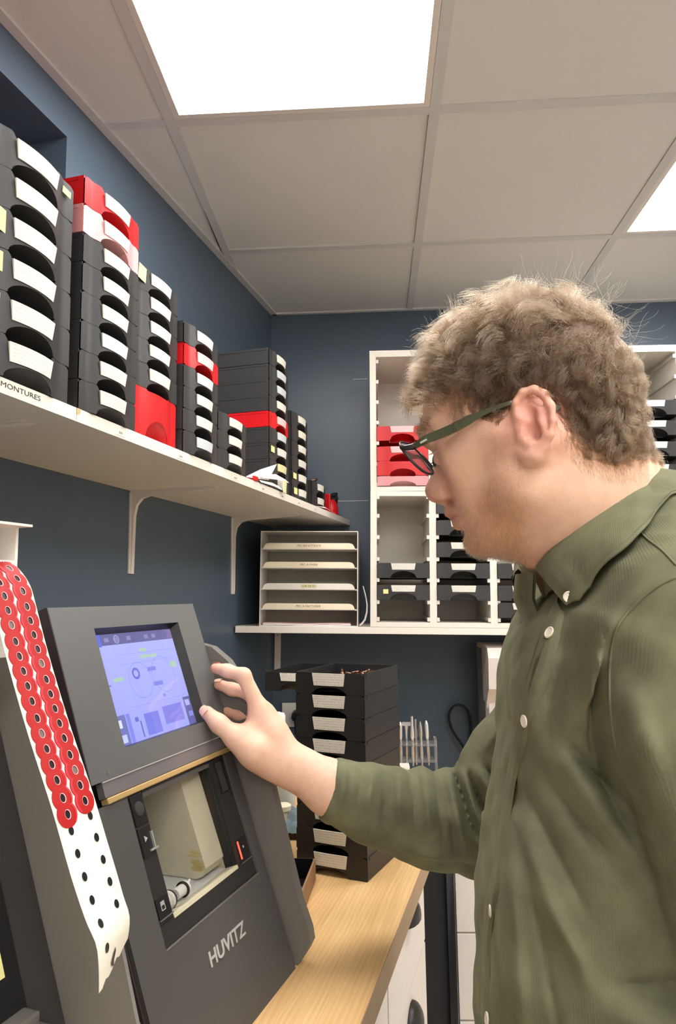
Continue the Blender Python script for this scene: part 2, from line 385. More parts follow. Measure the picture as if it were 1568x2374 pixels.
# ------------------------------------------------------------------ shelf on the left wall
ZB, ZS, OFF = 1.630, 1.650, .285
def bracket(parent, s, arm=.20, drop=.235):
    """white stamped steel bracket; local: x along wall, y into wall (wall at 0), top z=0"""
    m = MB(); w = .011
    prof = [(0, 0), (0, -drop), (-.006, -drop), (-.007, -drop+.012), (-.010, -.06), (-.016, -.034), (-.030, -.019), (-.055, -.013), (-arm+.012, -.007), (-arm, -.003), (-arm, 0)]
    n = len(prof)
    m.prism(prof, -w*.5, w*.5, ax=0)
    m.box((-w, -.0035, -drop), (w, 0, -.004)); m.box((-w, -arm, -.0025), (w, -.002, 0))
    b = m.build('bracket', M['white_met'], parent, auto=30); 
    for z in (-.062, -drop+.022):
        k = MB(); k.lathe([(.0042, 0), (.0042, .0012), (.003, .002), (.001, .0012)], 12); o = k.build('screw', M['screw'], b); frame(o, (1, 0, 0), (0, 0, -1), (0, -1, 0), (0.0075, -.004, z)); o.location = (0.0075, -.004, z)
    on_left(b, s, 0, ZB); return b
SSEAM = (lw(0, 0, 0) - Vector((-0.425, .961, 0))).dot(-U)
seam_s = (Vector((-0.425, .961, 0)) - Q0).dot(U)
def shelf(name, label, s0, s1):
    t = thing(name, label, 'shelf', group='white shelf boards on the left wall'); on_left(t, 0, 0, 0)
    m = MB(); m.box((s0, -OFF+.0012, ZB), (s1, -.001, ZS)); m.build('board', M['white_lam'], t)
    m = MB(); m.box((s0+.0005, -OFF, ZB), (s1-.0005, -OFF+.0012, ZS)); m.build('edge_band', M['white_lam'], t)
    return t
sA = shelf('wall_shelf', 'white shelf board lettered MONTURES on its edge, under the leftmost tray stack', -3.2, seam_s-.0006)
sB = shelf('wall_shelf', 'long white shelf board running to the back wall under the other tray stacks', seam_s+.0006, .035)
def put_text(parent, body, w, h, pos, xa, za, ma, name='lettering', bold=0.0):
    me = text_mesh(body, 1.0, 0, bold); fit_width(me, w)
    ys = [v.co.y for v in me.vertices]; k = h/(max(ys)-min(ys)); y0 = min(ys)
    for v in me.vertices: v.co.y = (v.co.y-y0)*k
    me.materials.append(ma); o = link(name, me, parent)
    xa, za = Vector(xa), Vector(za); return frame(o, xa, za, xa.cross(za), pos)
s_m = (Vector((-0.4575, .813, 0)) - Q0).dot(U)
put_text(sA, 'MONTURES', .073, .0066, (s_m+.0005, -OFF-.0004, ZB+.0085), (1, 0, 0), (0, 0, 1), M['ink'])
m = MB(); c0 = seam_s+.0008; m.prism([(c0, ZS+.0002), (c0+.0095, ZS+.0002), (c0+.006, ZS-.008), (c0, ZS-.0095)], -OFF-.0004, -OFF+.002, ax=1); m.build('chipped_corner', M['chip'], sB)
for px_s, wd in ((-1.462, .010), (-1.262, .012), (-1.010, .016), (-.84, .015), (-.70, .015), (-.56, .012), (-.40, .011)):
    m = MB(); m.box((px_s-.012, -OFF-.0005, ZB+.0035), (px_s+wd+.012, -OFF-.0001, ZB+.0145)); m.build('label_strip', M['white_lam'], sB)
    m = MB()
    for q in range(3): m.box((px_s+q*wd/3, -OFF-.0007, ZB+.0065), (px_s+q*wd/3+wd*.24, -OFF-.0005, ZB+.0100))
    m.build('faded_print', M['ink_soft'], sB)
for s, sh_, dr in ((-1.592, sA, .2), (-.962, sB, .197), (-.372, sB, .245)):
    b = bracket(sh_, s, .222, dr); b.matrix_local = Matrix.Translation((s, 0, ZB))
bracket(sA, -2.4).matrix_local = Matrix.Translation((-2.4, 0, ZB))

# ------------------------------------------------------------------ optical job trays
def tray_meshes(tag_, w=.152, d=.235, h=.047, bow=.010, notch=.17, arch=.35, lz=(.375, .835)):
    """open tray: bowed front with finger arch, scooped recess behind it; local x = width, front faces -y, base z=0"""
    m = MB(); t = .0022; n = 24
    zt = h
    def yb(x): q = x/(w*.5); return -bow*max(0, 1-(q/.72)**2)**1.0 if abs(q) < .72 else 0.0
    ax, ah = w*.255, h*arch
    def zb(x):
        q = abs(x)/ax
        return ah*math.sqrt(max(0, 1-q*q)) if q < 1 else 0.0
    def ztop(x):
        q = abs(x)/(w*.5)
        nt_ = h*notch
        return zt - (nt_ if q < .455 else (nt_*(1-math.sin((q-.455)/.085*PI/2)) if q < .54 else (0 if q < .88 else .005*((q-.88)/.12)**2)))
    xs = sorted(set([-w/2 + w*i/n for i in range(n+1)] + [-ax, ax, -ax*.97, ax*.97, -ax*.85, ax*.85] + [sg*w*.5*qq for sg in (-1, 1) for qq in (.455, .475, .495, .515, .54, .88, .92, .96)]))
    out = [(x, yb(x), zb(x)) for x in xs] + []
    rows = [[(x, yb(x), zb(x)) for x in xs], [(x, yb(x), ztop(x)) for x in xs], [(x, yb(x)+t, ztop(x)) for x in xs], [(x, yb(x)+t, zb(x)) for x in xs], [(x, yb(x), zb(x)) for x in xs]]
    m.grid([r for r in rows][::-1])
    # recess scoop behind the arch
    sx = [-ax + 2*ax*i/12 for i in range(13)]
    sc = []
    for k in range(6):
        a = k/5
        sc.append([(x*(1-.10*a), yb(x)+t*.5 + .034*math.sin(a*PI/2), zb(x)*(1-a) + (.0012)*a) for x in sx])
    m.grid(sc)
    m.box((-w/2, t, 0), (-w/2+t, d, h)); m.box((w/2-t, t, 0), (w/2, d, h)); m.box((-w/2+t, d-t, 0), (w/2-t, d, h))
    m.box((-w/2+t, .038, 0), (w/2-t, d-t, t)); m.box((-w/2+t, t, 0), (-ax*1.0, .038, t)); m.box((ax*1.0, t, 0), (w/2-t, .038, t))
    # stacking rim shoulder low on the sides
    m.box((-w/2-.0008, .01, h-.007), (-w/2, d, h-.001)); m.box((w/2, .01, h-.007), (w/2+.0008, d, h-.001))
    body = m.mesh('tray_body_'+tag_, M['black_tray'], auto=35)
    # label plate: slightly flared, curved like the front
    lb = MB(); lx = [-w*.215 + w*.43*i/10 for i in range(11)]
    z0, z1 = h*lz[0], h*lz[1]
    fl = lambda x, z: x*(1+.10*(z-z0)/(z1-z0))
    rows = [[(fl(x, z0), yb(x)-.0016, z0) for x in lx], [(fl(x, z1), yb(x)-.0026, z1) for x in lx], [(fl(x, z1), yb(x)-.0006, z1) for x in lx], [(fl(x, z0), yb(x)-.0004, z0) for x in lx], [(fl(x, z0), yb(x)-.0016, z0) for x in lx]]
    lb.grid(rows[::-1]); label = lb.mesh('tray_label_'+tag_, M['label'], auto=40)
    return body, label, (w, d, h, yb)
TM = tray_meshes('a'); TM_BIG = tray_meshes('b', w=.176, h=.054, bow=.014); TM_TALL = tray_meshes('e', w=.150, h=.0866, bow=.008, notch=.04, arch=.40); TM_DESK = tray_meshes('c', w=.134, d=.163, h=.0370, bow=.002, notch=.05, arch=.33, lz=(.40, .97)); TM_CUB = tray_meshes('d', w=.163, d=.235, h=.047, bow=.004, notch=.05, arch=.46, lz=(.55, .975))
_cache = {}
def variant(me, ma):
    k = (me.name, ma.name)
    if k not in _cache:
        c = me.copy(); c.materials.clear(); c.materials.append(ma); _cache[k] = c
    return _cache[k]
rnd = random.Random(7)
def tray(kind, col, lab, label, group, mtx, note=None, scale_z=1.0):
    body, lm, (w, d, h, yb) = kind
    t = thing('job_tray', label, 'tray', group=group); t.matrix_world = mtx @ Matrix.Diagonal((1, 1, scale_z, 1))
    link('tray_body', variant(body, M[col]), t)
    if lab: link('label', variant(lm, M[lab]), t)
    if note:
        for (x, z, nw, nh, ang) in note:
            m = MB(); m.box((-nw/2, -.0008, -nh/2), (nw/2, 0, nh/2)); o = m.build('sticky_note', M['note'], t)
            o.location = (x, yb(x)-.0032, z); o.rotation_euler = (0, ang, 0)
    return t
ORD = ['lowest', 'second from bottom', 'third from bottom', 'fourth from bottom', 'fifth from bottom', 'sixth from bottom', 'seventh from bottom', 'eighth from bottom', 'topmost']
def ordn(i, n): return 'topmost' if i == n-1 else ORD[i]
def stack(where, s_left, off, spec, pitch, kind=TM, rot=0.0, group=None, h_tray=None):
    w, d, h, yb = kind[2]; n = len(spec)
    for i, it in enumerate(spec):
        col, lab, note = (list(it) + [None, None])[:3]
        jx = rnd.uniform(-.0015, .0015); jr = rnd.uniform(-.005, .005) + rot
        z = ZS + .0006 + i*pitch
        if col == 'skip': continue
        knd, hh = (TM_TALL, 2*pitch) if col == 'red_tall' else (kind, pitch)
        col = 'red_tray' if col == 'red_tall' else col
        base = Matrix(((U.x, -NRM.x, 0, 0), (U.y, -NRM.y, 0, 0), (0, 0, 1, 0), (0, 0, 0, 1))).to_4x4()
        base.translation = lw(s_left + w/2 + jx, off, z)
        mtx = base @ Matrix.Rotation(jr, 4, 'Z')
        cname = {'black_tray': 'black', 'grey_tray': 'charcoal', 'red_tray': 'red', 'pink_tray': 'translucent pink'}[col]
        lb = '%s optical tray, %s in the %s' % (cname if hh == pitch else 'tall plain red', ordn(i, n), where)
        tray(knd, col, lab, lb, group or 'trays stacked on the wall shelf', mtx, note, scale_z=(hh-.0006)/knd[2][2])
nl = lambda *a: [a]
B = 'grey_tray'
stack('big stack over MONTURES', -1.766, .283, [(B, 'label', nl(-.072, .036, .014, .028, 0)), (B, 'label', nl(-.064, .038, .022, .024, .05)), (B, 'label', nl(-.062, .036, .022, .026, -.05)), (B, 'label', nl(-.060, .036, .024, .030, .1)), (B, 'label_cream'), (B, 'label_cream', nl(.068, .036, .018, .010, .1))], .0545, TM_BIG)
stack('stack topped by red and pink trays', -1.567, .285, [(B, 'label'), (B, 'label'), (B, 'label_grey'), (B, 'label_cream'), (B, 'label_cream'), (B, 'label_cream'), ('pink_tray', 'label_rose'), ('red_tray', 'label_cream')], .0455)
stack('stack standing on a deep red tray', -1.409, .275, [('red_tall', None), ('skip', None), (B, 'label_cream'), (B, 'label_cream'), (B, 'label'), (B, 'label_cream'), (B, 'label', nl(-.058, .030, .024, .03, .1))], .0437)
stack('stack with a red tray second from top', -1.249, .285, [(B, 'label_grey'), (B, 'label'), (B, 'label'), (B, 'label_grey'), ('red_tray', 'label_rose'), (B, 'label')], .0432)
stack('short stack of three black trays', -1.092, .284, [(B, 'label'), (B, 'label'), (B, 'label')], .0405, group='three trays in the low stack')
stack('tall stack with one red tray', -.729, .262, [(B, 'label'), (B, 'label_yellow'), (B, 'label', nl(-.058, .030, .026, .018, 0)), (B, 'label_grey'), ('red_tray', 'label_rose'), (B, 'label'), (B, 'label_grey'), (B, 'label_grey'), (B, 'label')], .0433)
stack('stack with yellow notes near the corner', -.548, .262, [(B, 'label', nl(-.052, .03, .03, .020, 0)), (B, 'label', nl(-.056, .030, .028, .018, 0)), (B, 'label'), (B, 'label'), (B, 'label_cream'), (B, 'label')], .0440)
stack('pair of trays nearest the corner', -.360, .262, [(B, 'label'), (B, 'label')], .0440, group='pair of trays in the corner')

# loose papers and small things on that shelf
def sheet(name, label, pts, ma, cat='paper', group=None, thick=.0006):
    """thin bent sheet from a grid of shelf points (s, off, dz)"""
    o = thing(name, label, cat, lw(pts[0][0][0], pts[0][0][1], ZS), group=group)
    m = MB(); top = [[lw(s, f, ZS+z+thick)-o.location for s, f, z in r] for r in pts]; bot = [[lw(s, f, ZS+z)-o.location for s, f, z in r] for r in pts]
    m.grid(top); m.grid([r[::-1] for r in bot])
    R_, C_ = len(top), len(top[0])
    rim = [(0, k) for k in range(C_)] + [(r, C_-1) for r in range(1, R_)] + [(R_-1, k) for k in range(C_-2, -1, -1)] + [(r, 0) for r in range(R_-2, 0, -1)]
    for q in range(len(rim)):
        a, b = rim[q], rim[(q+1) % len(rim)]
        m.add([top[a[0]][a[1]], top[b[0]][b[1]], bot[b[0]][b[1]], bot[a[0]][a[1]]], [(0, 1, 2, 3)])
    m.build('page', ma, o, smooth=False); return o
sheet('paper_sheet', 'curled white sheet of paper leaning up behind the low stack of three', [[(-.934, .283, .002), (-.865, .284, .009), (-.790, .284, .017)], [(-.932, .282, .003), (-.850, .281, .024), (-.752, .281, .046)], [(-.930, .281, .004), (-.835, .279, .037), (-.715, .278, .072)]], M['paper'])
sheet('paper_sheet', 'pale pinkish slip lying flat in front of the tall stack', [[(-.850, .291, .0125), (-.750, .293, .024), (-.660, .293, .029)], [(-.855, .286, .0185), (-.745, .2855, .040), (-.668, .285, .038)]], M['paper_pink'])
sheet('paper_sheet', 'white folded slip under the pinkish paper by the shelf edge', [[(-.860, .2905, .001), (-.770, .291, .004), (-.680, .291, .002)], [(-.860, .286, .006), (-.770, .286, .013), (-.690, .286, .010)]], M['paper'])
sheet('paper_sheet', 'pink and white slips at the far end of the shelf', [[(-.36, .284, .001), (-.27, .285, .006), (-.16, .285, .002)], [(-.36, .278, .003), (-.27, .278, .012), (-.16, .278, .006)]], M['paper_pink'])
o = MB(); o.box((-.012, -.010, 0), (.012, .010, .011), .002); tag(o.build('red_clip', M['red_tray']), 'small red clip lying under the loose papers', 'clip'); frame(bpy.data.objects['red_clip'], U, -NRM, ZV, lw(-.885, .2795, ZS+.0005))
o = MB(); o.box((-.009, -.0015, 0), (.009, .0015, .032)); tag(o.build('sticky_note', M['label_yellow']), 'bright yellow note standing beside the loose papers', 'note'); frame(bpy.data.objects['sticky_note.%03d' % 0] if False else [x for x in bpy.data.objects if x.get('label', '').startswith('bright yellow note')][0], U, -NRM, ZV, lw(-.706, .2965, ZS-.004))
# red hand tool with black star knob
t = thing('hand_clamp', 'red clamp tool with a black star knob at the far shelf end', 'tool'); on_left(t, -.112, .255, ZS+.0004)
m = MB(); m.lathe([(.024, 0), (.026, .006), (.025, .03), (.020, .048), (.014, .056)], 16); m.build('clamp_body', M['red_tray'], t, auto=40)
m = MB(); m.box((-.030, -.006, 0), (-.018, .03, .075), .003); m.build('clamp_arm', M['red_tray'], t)
k = MB(); pr_ = []
for q in range(40):
    a = 2*PI*q/40; r = .017 + .004*math.cos(5*a); pr_.append((r*math.cos(a), r*math.sin(a)))
k.prism(pr_, -.009, .009, ax=1); kn = k.build('star_knob', M['knob_blk'], t, auto=40); kn.location = (.012, -.010, .064)
k = MB(); k.lathe([(.006, -.011), (.006, .011)], 12); kk = k.build('knob_cap', M['mach_dk'], kn); kk.rotation_euler = (PI/2, 0, 0)
t = thing('red_case', 'small red spectacle parts lying on the corner pair of trays', 'part'); on_left(t, -.32, .2, ZS+.0886)
m = MB(); m.box((-.05, -.01, 0), (-.02, .03, .028), .004); m.build('case_body', M['red_tray'], t)
m = MB(); m.tube([(0, -.05, .004), (.03, -.06, .012), (.06, -.04, .010), (.07, .0, .006)], .003, 8); m.build('loose_frame', M['copper'], t, smooth=True)
# ------------------------------------------------------------------ back shelf, letter sorter, tray racks
TILT = math.radians(1.25)
YS = 2.2
ZSH = 1.2755           # top of the back shelf at x = 0
def back_frame(o, x, y, z, tilt=TILT):
    """place on the slightly sagging back shelf; z measured from its top at x=0"""
    c, s = math.cos(tilt), math.sin(tilt)
    return frame(o, (c, 0, -s), (0, 1, 0), (s, 0, c), (x*c + z*s, y, ZSH + z*c - x*s))
def back_matrix(hw, y, x, z0, z, tilt):
    c, s_ = math.cos(tilt), math.sin(tilt); c0, s0 = math.cos(tilt), math.sin(tilt)
    ox, oz = z0*s0, ZSH+z0*c0; lx = x+hw
    return Matrix(((c, 0, s_, ox+lx*c+z*s_), (0, 1, 0, y), (-s_, 0, c, oz-lx*s_+z*c), (0, 0, 0, 1)))
t = thing('back_shelf', 'white shelf on the back wall holding letter sorter and tray racks', 'shelf'); back_frame(t, 0, YS, 0)
m = MB(); m.box((-.440, 0, -.021), (1.25, YB-YS-.0005, 0), .0012); m.build('board', M['white_lam'], t)
b = MB(); b.box((-.362, YB-YS-.004, -.205), (-.340, YB-YS-.0006, -.0215)); b.prism([(YB-YS-.004, -.0215), (YB-YS-.004, -.05), (YB-YS-.02, -.032), (.10, -.0245), (.10, -.0215)], -.3525, -.3495, ax=0); b.box((-.400, .10, -.0245), (-.34, YB-YS-.004, -.0213)); bo = b.build('bracket', M['white_met'], t)
for z in (-.045, -.178):
    k = MB(); k.lathe([(.0045, 0), (.0045, .0014), (.003, .0024), (.001, .0016)], 12); o = k.build('screw', M['screw'], bo); frame(o, (1, 0, 0), (0, 0, 1), (0, -1, 0), (-.351, YB-YS-.0042, z))
# letter sorter
t = thing('letter_sorter', 'white letter sorter with four labelled tabs on the back shelf', 'sorter'); back_frame(t, -.365, YS+.004, 0)
SW, SD, SH = .312, .25, .3015
m = MB(); w = .0026
m.box((0, 0, 0), (w, SD, SH)); m.box((SW-w, 0, 0), (SW, SD, SH)); m.box((w, 0, SH-w), (SW-w, SD, SH)); m.box((w, 0, 0), (SW-w, SD, w))
m.build('sorter_frame', M['white_met'], t)
m = MB(); m.box((w, .130, w), (SW-w, .133, SH-w)); m.build('back_panel', M['grey_back'], t)
for z, txt, wd in ((.2445, 'PEC EN ATTENTE', .076), (.1845, 'PEC A FAIRE', .056), (.1165, 'CA 24 25', .040), (.0535, 'PEC A FACTURER', .078)):
    m = MB(); m.box((w, .001, z-.002), (SW-w, .130, z)); sh = m.build('divider_shelf', M['white_met'], t)
    pts = [(w+.006, z), (w+.0085, z+.009), (w+.015, z+.0165), (w+.024, z+.0185), (SW-w-.026, z+.0185), (SW-w-.016, z+.016), (SW-w-.010, z+.009), (SW-w-.007, z)]
    m = MB(); m.prism(pts, 0, .0014, ax=1); tb = m.build('tab', M['white_lam'] if txt[0] == 'C' else M['tab_cream'], sh)
    cx = SW*.5; m = MB(); m.box((cx-wd*.65, -.0007, z+.0045), (cx+wd*.65, -.0001, z+.0155)); m.build('label', M['label_yellow'] if txt[0] == 'C' else M['tab_cream'], sh)
    put_text(sh, txt, wd, .0068, (cx-wd/2, -.0009, z+.0066), (1, 0, 0), (0, 0, 1), M['ink_tan'] if txt[0] != 'C' else M['ink_soft'], bold=.006)
    for x in (w+.002, SW-w-.006): m = MB(); m.box((x, -.0005, z-.003), (x+.004, .004, z+.001)); m.build('clip', M['white_met'], sh)
for k, (z, h, x1, ma, lb) in enumerate(((.0028, .003, .290, 'paper', 'loose white papers lying in the bottom slot of the letter sorter'), (.0062, .003, .288, 'paper_pink', 'top pinkish papers in the bottom slot of the letter sorter'))):
    o = thing('paper_stack', lb, 'paper'); back_frame(o, -.365, YS+.004, 0)
    m = MB(); rows = []
    for zz in (z, z+h): rows.append([(.010+(x1-.010)*i/6, .012, zz+.001*math.sin(i*1.3+k)) for i in range(7)])
    rows.append([(.010+(x1-.010)*i/6, .12, z+h+.001*math.sin(i*1.3+k)) for i in range(7)]); rows.append([(.010+(x1-.010)*i/6, .12, z) for i in range(7)])
    m.grid(rows[::-1]); m.build('pages', M[ma], o)
o = thing('document_pile', 'greyish papers standing in the third slot of the letter sorter', 'paper'); back_frame(o, -.365, YS+.004, 0)
m = MB(); m.box((.030, .105, .1168), (.150, .129, .141)); m.box((.153, .10, .1168), (.300, .129, .142)); m.build('pages', M['grey_back'], o)
# white strap beside the sorter
o = thing('cable_strap', 'thin white curved strap between the letter sorter and the racks', 'strap'); back_frame(o, 0, YS+.02, 0)
pts = [(-.048, 0, .0035), (-.040, 0, .010), (-.031, 0, .022), (-.025, 0, .045), (-.024, .004, .068), (-.028, .01, .092), (-.037, .014, .128)]
m = MB(); m.tube(pts, [.0028, .003, .003, .0028, .0024, .002, .0016], 8); m.build('strap', M['white_met'], o, smooth=True)

# racks
def rack(name, label, z0, z1, pitch_x, cellw, x_in0, ncol, top, levels, tilt):
    t = thing(name, label, 'rack', group='white tray racks on the back wall'); back_frame(t, 0, YS+.0005, z0+.0008, tilt)
    H = z1-z0; D = .300; xl = x_in0-.0205; xr = x_in0+(ncol-1)*pitch_x+cellw+.0185
    m = MB(); m.box((xl, .0, 0), (x_in0, D, H), .0008); m.build('side_panel', M['white_lam'], t)
    m = MB(); m.box((xr-.0185, .0, 0), (xr, D, H), .0008); m.build('side_panel', M['white_lam'], t)
    m = MB(); m.box((x_in0, 0, H-top), (xr-.0185, D, H)); m.build('top_panel', M['white_lam'], t)
    m = MB(); m.box((x_in0, 0, 0), (xr-.0185, D, .015)); m.build('base_panel', M['white_lam'], t)
    m = MB(); m.box((x_in0, D-.004, .015), (xr-.0185, D, H-top)); m.build('back_panel', M['white_lam'], t)
    dv = pitch_x-cellw
    m = MB(); m.box((0, 0, .015), (dv, D-.004, H-top)); dm = m.mesh('divider', M['white_lam'])
    for c in range(ncol-1): link('divider', dm, t).location = (x_in0+c*pitch_x+cellw, 0, 0)
    m = MB(); m.box((0, -.0012, -.0055), (.0085, .0, .0065)); m.box((0, 0, -.0015), (.0065, D-.01, .0065)); rm = m.mesh('runner', M['white_met'])
    m = MB(); m.box((-.0085, -.0012, -.0055), (0, .0, .0065)); m.box((-.0065, 0, -.0015), (0, D-.01, .0065)); rm2 = m.mesh('runner', M['white_met'])
    for c in range(ncol):
        for z in levels:
            link('runner', rm, t).location = (x_in0+c*pitch_x, 0, z); link('runner', rm2, t).location = (x_in0+c*pitch_x+cellw, 0, z)
    return t
LOW_H = .4285
rack('tray_rack', 'lower white tray rack standing on the back shelf', .0, LOW_H, .1875, .166, .0065, 5, .0155, [.0235, .077, .1455, .2115, .281, .349, .417-.008], TILT)
rack('tray_rack', 'upper white tray rack sitting on the lower rack', LOW_H, LOW_H+.466, .1982, .166, .0105, 5, .0215, [.0215, .088, .156, .224, .292, .360, .428], math.radians(.75))
def rack_tray(up, colm, z, col, lab, label, note=None, dy=0.0, sz=1.0):
    if up: mtx = back_matrix(.083, YS-.004+dy, .0105+colm*.1982, LOW_H+.0016, z, math.radians(.75))
    else: mtx = back_matrix(.083, YS-.004+dy, .0065+colm*.1875, 0, z+.0012, TILT)
    return tray(TM_CUB, col, lab, label, 'trays in the racks on the back wall', mtx, note, sz)
K = 'grey_tray'
rows_low = [.0308, .0838, .1523, .2183, .2878, .3558]
rack_tray(0, 0, rows_low[2], K, 'label', 'black tray, upper one of two in the left column of the lower rack')
rack_tray(0, 0, rows_low[1], K, 'label', 'black tray with a small yellow square in the lower rack', [(-.055, .026, .016, .014, 0)])
for i, nm in ((1, 'lowest'), (2, 'second from bottom'), (3, 'third from bottom'), (4, 'second from top'), (5, 'topmost')):
    rack_tray(0, 1, rows_low[i], K, 'label' if i < 5 else None, 'black tray, %s in the second column of the lower rack' % nm)
for i, nm in ((0, 'lowest'), (1, 'middle'), (2, 'upper')):
    rack_tray(0, 2, rows_low[i], K, 'label', 'black tray, %s in the third column of the lower rack' % nm)
rows_up = [.0285, .0950, .1630, .2310, .2990]
rack_tray(1, 0, .1630, 'red_tray', 'label_rose', 'red tray, upper of the labelled red trays in the upper rack')
rack_tray(1, 0, .0965, 'red_tray', 'label_rose', 'red tray, lower of the labelled red trays in the upper rack')
rack_tray(1, 0, .0490, 'red_tray', None, 'plain red tray without label under the red ones')
rack_tray(1, 0, .0160, 'pink_tray', None, 'translucent pink tray at the bottom of the upper rack', sz=.66)
for z, lb, nm in ((.0285, 'label', 'lowest'), (.0950+.006, 'label', 'third from top'), (.1630+.006, 'label', 'second from top'), (.2310+.004, 'label_pink', 'pink-labelled topmost')):
    rack_tray(1, 4, z, K, lb, 'black tray, %s in the rack behind the man' % nm)

# ------------------------------------------------------------------ worktop and cabinets
WZ = .9
RZW = RZL
t = thing('worktop', 'oak wood worktop running along the left wall under machine and trays', 'worktop'); frame(t, U, -NRM, ZV, lw(0, 0, WZ))
SE = -.555           # far end along wall
m = MB(); m.prism([(-3.6, -.001), (-3.6, -.7015), (SE, -.7015), (SE, -.001)], -.0385, 0, ax=2); m.build('board', M['oak'], t)
m = MB(); m.box((-3.6, -.7025, -.0383), (SE, -.7015, -.0006)); m.build('edge_band', M['oak_edge'], t)
# drawer cabinets under it
def drawer_unit(s0, s1, label, rows):
    t = thing('drawer_cabinet', label, 'cabinet', group='white drawer cabinets under the worktop'); frame(t, U, -NRM, ZV, lw(0, 0, 0))
    m = MB(); m.box((s0, -.640, .10), (s1, -.03, WZ-.039)); m.box((s0+.02, -.58, 0), (s1-.02, -.05, .10)); m.build('body', M['drawer'], t)
    for (z0, z1) in rows:
        d = MB(); npl = 1; wpl = (s1-s0-.004)/npl
        for q in range(npl): d.box((s0+.002+q*wpl+.0008, -.6605, z0+.0015), (s0+.002+(q+1)*wpl-.0008, -.642, z1-.0015))
        d.box((s0+.002, -.6595, z0+.002), (s1-.002, -.642, z1-.002)); do = d.build('drawer', M['drawer'], t)
        cx = (s0+s1)/2; z = z1-(.070 if z1 > .8 else .045)
        k = MB(); R_ = .045; rows_ = []
        for a in range(9):
            th = PI*a/8; rr = []
            for b in range(7):
                ph = (PI/2)*b/6
                rr.append((cx - R_*math.cos(th)*1.0, -.6607 - .024*math.sin(th)*math.sin(ph) - .0004, z - .012 + .038*math.sin(th)*math.cos(ph)))
            rows_.append(rr)
        k.grid(rows_); k.grid([r[::-1] for r in [[(x, y+.0016, zz-.001) for x, y, zz in r] for r in rows_]])
        k.box((cx-R_-.003, -.6622, z-.016), (cx+R_+.003, -.6606, z-.010)); k.build('cup_handle', M['cup'], do, smooth=True)
    return t
ROWS = [(.10, .270), (.2735, .460), (.4635, .6490), (.6525, .858)]
drawer_unit(-1.256, -.864, 'white drawer cabinet with dark cup handles next to the black panel', ROWS)
drawer_unit(-1.652, -1.260, 'white drawer cabinet under the middle of the oak worktop', ROWS)
drawer_unit(-2.048, -1.656, 'white drawer cabinet nearest the camera under the worktop', ROWS)
t = thing('end_panel', 'tall black panel between the white drawers and the back cabinet', 'panel'); frame(t, U, -NRM, ZV, lw(0, 0, 0))
m = MB(); m.box((-.858, -.652, .0), (-.565, -.03, WZ-.039), .001); m.box((-.5649, -.652, .0), (-.41, -.03, .70), .001); m.build('panel_body', M['black_panel'], t)
# back cabinet
t = thing('back_cabinet', 'white two-row cabinet with oak top by the back wall', 'cabinet', (.199, 1.98, 0))
m = MB(); m.box((0, .02, .08), (1.2, .555, .70)); m.box((.03, .05, 0), (1.17, .5, .08)); m.build('body', M['drawer'], t)
for r, (z0, z1) in enumerate(((.09, .262), (.266, .478), (.482, .698))):
    for c in range(2): m = MB(); m.box((c*.602+.002, 0, z0), (c*.602+.598, .019, z1), .002); m.build('drawer', M['drawer'], t)
m = MB(); m.box((-.004, -.02, .702), (1.21, .565, .735), .001); m.build('cabinet_top', M['oak'], t)

# ------------------------------------------------------------------ lens edging machine
P0 = Vector((-0.110, 0.953, WZ)); UU = Vector((0.2886, 0.9574, 0)); NN = Vector((0.9574, -0.2886, 0))
AL = math.radians(19.5); CA, SA = math.cos(AL), math.sin(AL)
ed = thing('lens_edger', 'dark grey lens edging machine lettered HUVITZ with blue touch screen', 'machine'); frame(ed, UU, -NN, ZV, P0)
# local: x along width (0 = far edge, negative towards camera), y into wall, z up.  face plane: y = tan(AL) z
TA = math.tan(AL); FW = .285
face = bpy.data.objects.new('front_face', None)
def fp(x, v, d=0.0):         # face coordinates (along, up the slope, outward) -> local
    return (x, v*SA - d*CA, v*CA + d*SA)
def fmat(x, v, d=0.0): return Matrix(((1, 0, 0, x), (0, SA, -CA, v*SA-d*CA), (0, CA, SA, v*CA+d*SA), (0, 0, 0, 1)))
def fbox(m, x0, x1, v0, v1, d0, d1, bev=0):
    q = MB(); q.box((x0, v0, d0), (x1, v1, d1), bev); mt = fmat(0, 0, 0)
    m.add([mt @ Vector(p) for p in q.v], q.f)
def fpart(m, name, ma, parent, **kw):   # mesh given in face coordinates (x, v, d)
    mt = fmat(0, 0, 0); m.v = [tuple(mt @ Vector(p)) for p in m.v]; return m.build(name, ma, parent, **kw)
# body side profile (y,z), with flat front, top and back
m = MB(); TK = .0165
def slab(m, x0, x1, z0, z1, yb):     # block between the tilted face (kept TK behind it) and depth yb
    m.prism([(z0*TA+TK, z0), (z1*TA+TK, z1), (yb, z1), (yb, z0)], x0, x1, ax=0)
slab(m, -FW, 0, 0, .1352, .46); slab(m, -FW, -.2055, .1352, .286, .46); slab(m, -.0615, 0, .1352, .286, .46); slab(m, -FW, 0, .286, .40, .46)
m.prism([(.301, .1352), (.301, .286), (.46, .286), (.46, .1352)], -.2055, -.0615, ax=0)
m.build('body', M['mach_dk'], ed)
m = MB(); rr = []
for q in range(13):
    a = PI*q/12; rr.append((.30 - .165*math.cos(a), .285 + .135*math.sin(a)))
m.prism(rr, -FW+.01, -.004, ax=0); m.build('rear_cover', M['mach_cheek'], ed, auto=50)
